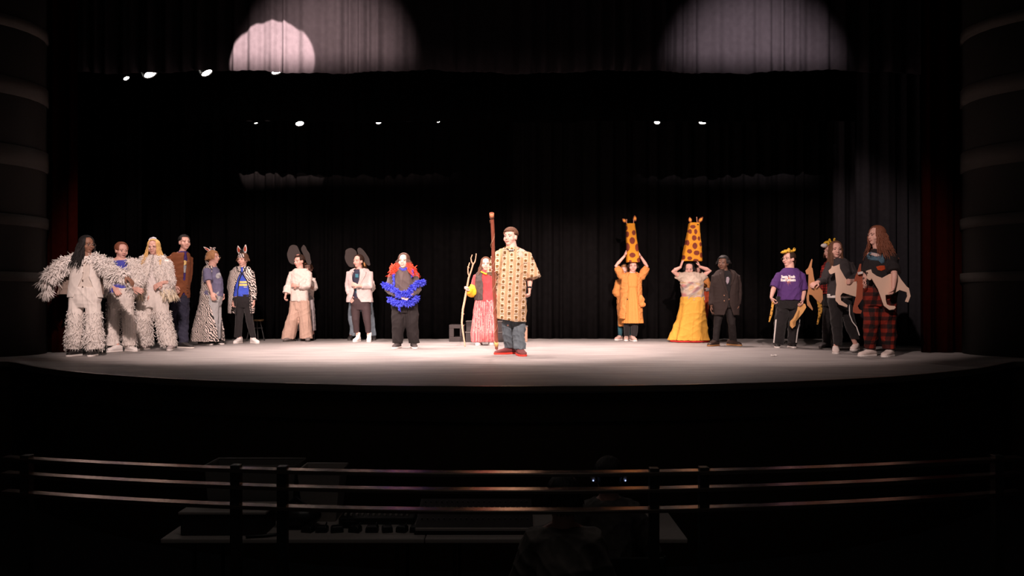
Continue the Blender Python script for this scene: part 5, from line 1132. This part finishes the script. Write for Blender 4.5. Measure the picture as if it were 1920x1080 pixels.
ts = P.garment('black_tee', [(1639, 1664, 466, .085), (1627, 1675, 476, .14), (1622, 1678, 495, .165), (1620, 1679, 520, .17), (1620, 1680, 537, .17)], mat('black_tee', (.016, .013, .014), .85), [P.sleeve(1, .082, .09, .085, .45), P.sleeve(0, .07, .075, .07, .45)], wr=(.005, 16))
P.decal('blue_print', ts, [(1623, 480), (1627, 474), (1632, 473), (1638, 476), (1645, 477), (1648, 483), (1648, 493), (1643, 496), (1638, 490), (1632, 489), (1626, 488)], mat('blue_grey_print', (.06, .12, .17), .8, var=.6, scale=50), .004, .003)
P.decal('white_print', ts, [(1630, 473), (1634, 475), (1643, 479), (1642, 481), (1634, 482), (1629, 478)], mat('pale_pink_print', (.50, .38, .36), .8), .008, .003)
P.decal('red_print', ts, [(1634, 501), (1640, 499), (1648, 499), (1649, 506), (1643, 509), (1636, 507)], mat('red_orange_print', (.42, .05, .01), .8, var=.4, scale=50), .004, .003)
P.shoes(mat('beige_sneaker', (.66, .56, .52), .7), C_SOLEW, 1.15, lace=C_SOLEW, high=.005)
w0, hd, hn, _ = P.hand[1]; hh = P.root.location+w0+hd*.06
def eye_(root, c): q = G(); v = W(1628.5, 511, hh.y)-c; q.ell(V(v.x, -.02, v.z), (.010, .005, .008)); link('eye', q.mesh(), mat('eye_brown', (.10, .03, .02), .5), root)
board('antelope_cutout', crop([(135, 392), (172, 380), (180, 405), (215, 430), (255, 445), (310, 415), (365, 405), (400, 460), (440, 510), (455, 520), (468, 580), (450, 628), (428, 622), (445, 580), (440, 552), (385, 535), (330, 570), (280, 572), (282, 610), (290, 642), (310, 652), (352, 655), (356, 668), (345, 680), (310, 685), (270, 655), (250, 600), (225, 530), (175, 445), (172, 458), (160, 462), (138, 445), (145, 425)], 1590, 410, 4), hh.y+.062, PALE, 'cream antelope cut-out carried under the arm of the rightmost person', 'antelope cut-out', extra=eye_)
w0, hd, hn, _ = P.hand[0]; hh = P.root.location+w0+hd*.06
def tail_(root, c):
    g = G(); pts = [W(x, y, hh.y-.03)-c for x, y in crop([(66, 402), (98, 396), (100, 412), (68, 420)], 1590, 410, 4)]; g.prism([(v.x, v.z) for v in pts], -.052, -.022); link('white_patch', g.mesh(), C_SOLEW, root, False)
board('antelope_cutout', crop([(76, 380), (88, 340), (98, 338), (96, 385), (104, 420), (112, 500), (108, 600), (72, 655), (84, 680), (104, 690), (96, 712), (60, 712), (38, 702), (38, 670), (62, 575), (70, 470), (46, 472), (56, 430), (70, 402)], 1590, 410, 4), hh.y-.03, RUST, 'slim rust-brown antelope cut-out between the hoodie person and the rightmost person', 'antelope cut-out', extra=tail_)
# ------------------------------------------------------------------ rail, tech table and crew in the dark foreground
RAILM = mat('satin_bronze_rail', (.42, .34, .30), .24, 1, var=.05, scale=5)
def railD(x): return 4.29+10.5-math.sqrt(10.5**2-x*x)
rl = empty('guard_railing', (0, railD(0), -1.0), 'curved guard railing with three thin rails and dark posts in front of the tech table', 'railing')
def rp(x, z): return V(x, railD(x)-railD(0), z+1.0)
for z in (-.170, -.261, -.370):
    g = G(); rr = []
    for x in np.linspace(-3.0, 3.0, 60): q = rp(x, z); rr.append([q+V(0, -.03, -.006), q+V(0, -.026, 0), q+V(0, .042, 0), q+V(0, .046, -.006), q+V(0, .046, -.02), q+V(0, -.03, -.02)])
    g.loft(rr); link('rail', g.mesh(), RAILM, rl, False)
for px in (435, 527, 1225, 1320):
    D = 4.35; x = (px-CX)*D/F; q = rp(x, 0); g = G(); g.box((q.x-.026, q.y-.013, .0), (q.x+.026, q.y+.045, .845)); bevel(link('post', g.mesh(), M_METAL, rl, False), .004)
for sx in (-2.85, -.45, .45, 2.85):
    if abs(sx) > 1: q = rp(sx, 0); g = G(); g.box((q.x-.026, q.y-.013, .0), (q.x+.026, q.y+.045, .845)); bevel(link('post', g.mesh(), M_METAL, rl, False), .004)
TT = mat('grey_laminate', (.42, .37, .35), .75, var=.1)
ZF, ZT = -1.65, -.90
def table(x0, x1, label):
    r_ = empty('folding_table', ((x0+x1)/2, 5.92, ZF), label, 'table'); h = ZT-ZF; w2 = (x1-x0)/2
    g = G(); g.box((-w2, -.37, h-.035), (w2, .38, h)); bevel(link('table_top', g.mesh(), TT, r_, False), .008)
    for sx in (-1, 1):
        for sy in (-1, 1): g = G(); g.tube([V(sx*(w2-.2), sy*.28, h-.03), V(sx*(w2-.2), sy*.28, .014)], .0135, 8); link('leg', g.mesh(), M_METAL, r_)
    return r_
table(-2.44, -.61, 'long grey folding table on the left holding boxes, in front of the stage')
table(-.605, 1.22, 'long grey folding table on the right holding the sound mixer, in front of the stage')
def boxthing(name, x0, x1, y0, y1, z0, z1, m, label, cat, kind='closed', taper=0):
    r_ = empty(name, ((x0+x1)/2, (y0+y1)/2, z0), label, cat); w2, d2, h = (x1-x0)/2, (y1-y0)/2, z1-z0; t = .006
    g = G()
    if kind == 'bin':
        R_ = lambda z, k, i=0: [V(sx*(w2*k-i), sy*(d2*k-i), z) for sx, sy in ((-1, -1), (1, -1), (1, 1), (-1, 1))]
        g.loft([R_(0, 1-taper), R_(h, 1), R_(h, 1, t), R_(t, 1-taper, t)]); bevel(link('bin_body', g.mesh(), m, r_, False), .003)
        g = G(); g.tube([V(-w2, -d2, h), V(w2, -d2, h), V(w2, d2, h), V(-w2, d2, h), V(-w2, -d2+.01, h)], .009, 8); link('rim', g.mesh(), m, r_)
    else:
        g.box((-w2, -d2, 0), (w2, d2, h-.02)); bevel(link('box_body', g.mesh(), m, r_, False), .006)
        g = G(); g.box((-w2-.012, -d2-.012, h-.02), (w2+.012, d2+.012, h)); bevel(link('lid', g.mesh(), TT, r_, False), .005)
    return r_
BIN = mat('grey_plastic_bin', (.17, .155, .145), .6); BIN2 = mat('pale_plastic_bin', (.34, .30, .28), .6)
boxthing('plastic_bin', -2.30, -1.62, 5.98, 6.27, ZT+.001, -.485, BIN, 'large open grey plastic bin at the back of the left table', 'bin', 'bin', .10)
boxthing('plastic_bin', -1.60, -1.28, 5.95, 6.25, ZT+.001, -.52, BIN2, 'paler open plastic bin right of the large grey bin', 'bin', 'bin', .25)
boxthing('storage_box', -2.33, -1.74, 5.62, 5.90, ZT+.001, -.73, M_BOXP, 'flat dark box with a pale lid at the left end of the table', 'box')
mx_ = empty('mixing_console', (-.27, 5.86, ZT+.001), 'wide dark sound mixing console covered with rows of small knobs', 'mixing console')
g = G(); g.add([(-.42, -.22, 0), (.42, -.22, 0), (.42, .22, 0), (-.42, .22, 0), (-.42, -.22, .035), (.42, -.22, .035), (.42, .22, .15), (-.42, .22, .15)], [(0, 3, 2, 1), (4, 5, 6, 7), (0, 1, 5, 4), (1, 2, 6, 5), (2, 3, 7, 6), (3, 0, 4, 7)]); bevel(link('console_body', g.mesh(), M_BOXP, mx_, False), .006)
g = G(); g.box((-.41, -.224, .030), (.41, -.205, .046)); link('arm_rest', g.mesh(), TT, mx_, False)
kb = None
for j in range(4):
    for i in range(20):
        y = -.08+.08*j; z = .035+.115*(y+.22)/.44
        if kb is None:
            g = G(); g.tube([V(0, 0, 0), V(0, -.003, .012)], .006, 8, False); kb = link('knob', g.mesh(), mat('dark_knob', (.10, .09, .09), .5), mx_); k_ = kb
        else: k_ = kb.copy(); COL.objects.link(k_); k_.parent = mx_
        k_.location = (-.38+.04*i, y, z)
lc = empty('lighting_console', (-1.06, 6.06, ZT+.001), 'low dark lighting console behind the small black devices on the table', 'console')
g = G(); g.box((-.22, -.16, 0), (.34, .16, .05)); bevel(link('console_body', g.mesh(), M_METAL, lc, False), .008)
for i in range(12):
    g = G(); g.box((-.19+.042*i, -.10, .05), (-.175+.042*i, -.06, .062)); link('fader', g.mesh(), TT, lc, False)
DEV = mat('black_plastic', (.012, .012, .014), .4, spec=.5)
for i, (px, wd) in enumerate(((578, 24), (604, 24), (632, 26), (666, 24), (698, 26), (726, 22), (754, 22), (776, 16))):
    D = 5.72; x = (px-CX)*D/F; r_ = empty('black_device', (x, D, ZT+.001), ['small black handheld device at the left end of the row on the table edge', 'small black handheld device second from the left in the row', 'small black handheld device third from the left in the row', 'small black device standing alone in the gap of the row', 'small black handheld device right after the gap in the row', 'small black handheld device third from the right in the row', 'small black handheld device second from the right, near the mixer', 'small black handheld device touching the left side of the mixer'][i], 'device', 'black devices lying on the table')
    w2 = wd*D/F*.46; r_.rotation_euler = (0, 0, (i % 3-1)*.25)
    g = G(); g.loft([[V(sx*w2*k, sy*.035*k, z) for sx, sy in ((-1, -1), (1, -1), (1, 1), (-1, 1))] for z, k in ((0, 1), (.035, .95), (.045, .75))]); bevel(link('device_body', g.mesh(), DEV, r_, False), .006)
    g = G(); g.tube([V(w2*.6, 0, .04), V(w2*.6, .03, .055)], .006, 8); link('antenna', g.mesh(), DEV, r_)
r_ = empty('black_box', (W(656, 977, 5.83).x, 5.83, ZT+.001), 'little black box on the table behind the row of devices', 'box'); g = G(); g.box((-.05, -.03, 0), (.05, .03, .05)); bevel(link('box_body', g.mesh(), DEV, r_, False), .006)
r_ = empty('papers', (-1.72, 5.58, ZT+.001), 'dark folded cloth lying on the left table between the railing posts', 'cloth')
g = G(); g.tube([V(-.12, -.02, .012), V(0, .0, .012), V(.12, .06, .012)], [.012, .012, .010], 8); link('cloth_fold', g.mesh(), DEV, r_)
r_.name = 'folded_cloth'
r_ = empty('equipment_bag', (W(560, 970, 5.85).x, 5.85, ZT+.003), 'black soft bag slumped on the left table beside the right post of the pair', 'bag')
g = G(); g.ell(V(0, 0, .08), (.17, .12, .085)); g.ell(V(-.06, 0, .11), (.09, .09, .07)); link('bag_body', remesh(g, .01, 3), DEV, r_); g = G(); g.tube([V(-.08, 0, .16), V(-.02, 0, .215), V(.06, 0, .15)], .008, 8); link('handle', g.mesh(), DEV, r_)
# crew, seated with their backs to the camera
PAT = mat('patterned_blouse', (.16, .14, .13), .85, var=.6, scale=18)
def crew_person(label, hx, hy, D, shy, hw, hair, hl, m, seed, hs=1.0, skin='pink'):
    ft = [(hx-22, 0, 175), (hx+22, 0, 185)]
    save = Person.p
    def p2(s, px, py, dy=0): return W(px, py, s.D+dy)-V(s.off.x, s.off.y, ZF)
    Person.p = p2
    hipy = HY+F*(CH-(ZF+.52))/D
    kn = HY+F*(CH-(ZF+.50))/(D+.40)
    try:
        P = Person(label, ft, (hx, hy, 180, 0, hs), (hx, shy, hw, 180), (hx, hipy, .15),
               [dict(s=(hx+hw*F/D*.95, shy+8, 0), e=(hx+75, shy+85, .06), w=(hx+38, shy+78, .30), curl=.5), dict(s=(hx-hw*F/D*.95, shy+8, 0), e=(hx-75, shy+85, .06), w=(hx-38, shy+78, .30), curl=.5)],
               skin=skin, legs=[(hx-18, kn, .40), (hx+18, kn, .40)], stand=D, group='crew members seated at the tech table')
        P.face('closed'); P.hair(hair, hl, 48, n=110, seed=seed)
        k = F/D
        P.garment('blouse', [(hx-.10*k, hx+.10*k, shy-16, .085), (hx-hw*k, hx+hw*k, shy, .12), (hx-(hw+.01)*k, hx+(hw+.01)*k, shy+60, .14), (hx-(hw+.02)*k, hx+(hw+.02)*k, hipy, .15)], m, [P.sleeve(0, .085, .09, .085, .6), P.sleeve(1, .085, .09, .085, .6)], wr=(.006, 16))
        P.trousers([[(hx+18, hipy+5, 26), (hx+18, hipy+25, 24)], [(hx-18, hipy+5, 26), (hx-18, hipy+25, 24)]], C_BLK, [(hx-.17*k, hx+.17*k, hipy-14, .14), (hx-.17*k, hx+.17*k, hipy+22, .14)],
                   extra=lambda g: [g.tube([hp, kn, kn.lerp(an, .9)], [.095, .075, .06], 14) for hp, kn, an, fd in P.leg]) if False else None
        g = G()
        for hp, knn, an, fd in P.leg: g.tube([hp, knn, knn.lerp(an, .9)], [.10, .078, .062], 14)
        g.tube([P.hc+V(-.08, 0, -.02), P.hc+V(.08, 0, -.02)], .125, 14); link('trousers', remesh(g, .009, 2), C_BLK, P.root); P.shoes(C_SHOEB, C_SOLEB)
    finally: Person.p = save
    P.root.location.z = ZF
    return P, p2
def chair(x, y, label):
    r_ = empty('chair', (x, y, ZF), label, 'chair', 'crew chairs')
    g = G(); g.box((-.22, -.2, .40), (.22, .22, .43)); bevel(link('seat', g.mesh(), M_METAL, r_, False), .01)
    g = G(); g.box((-.20, -.27, .62), (.20, -.25, .80)); bevel(link('backrest', g.mesh(), M_METAL, r_, False), .008)
    for sx in (-1, 1):
        g = G(); g.tube([V(sx*.2, -.26, .80), V(sx*.2, -.2, .42), V(sx*.21, -.24, .012)], .011, 8); link('leg', g.mesh(), M_METAL, r_)
        g = G(); g.tube([V(sx*.2, .2, .42), V(sx*.21, .23, .012)], .011, 8); link('leg', g.mesh(), M_METAL, r_)
C1, p2 = crew_person('crew member with dark hair in a patterned blouse seated left, back to the camera', 1056, 930, 4.85, 1000, .175, 'black', .10, PAT, 31, 1.1)
C2, p2 = crew_person('crew member with headphones seated right, back to the camera, beside the patterned blouse', 1141, 892, 5.25, 950, .15, 'black', .0, mat('dark_patterned_top', (.10, .09, .085), .85, var=.6, scale=25), 32, 1.05)
chair((1056-CX)*4.85/F, 4.85, 'black chair under the crew member in the patterned blouse'); chair((1141-CX)*5.25/F+.12, 5.25, 'black chair under the crew member with headphones')
H = C2.H; g = G(); g.tube([H(.085*math.cos(a), -.0, .02+.10*math.sin(a)) for a in np.linspace(.15, math.pi-.15, 17)], .007, 8); hb = link('headphones', g.mesh(), DEV, C2.root)
for s_ in (-1, 1):
    g = G(); g.tube([H(s_*.075, -.005, .0), H(s_*.105, -.005, .0)], .034, 16, False); ec = link('ear_cup', g.mesh(), mat('grey_ear_cup', (.30, .28, .28), .5), C2.root); ec.parent = hb
    g = G(); g.ell(H(s_*.095, -.040, -.015), (.005, .004, .005)); ll = link('led', g.mesh(), mat('blue_white_led', (.45, .55, 1), .4, emit=1.6), C2.root); ll.parent = hb
g = G(); g.ell(V(0, 0, 0), (.0025, .0025, .0025));
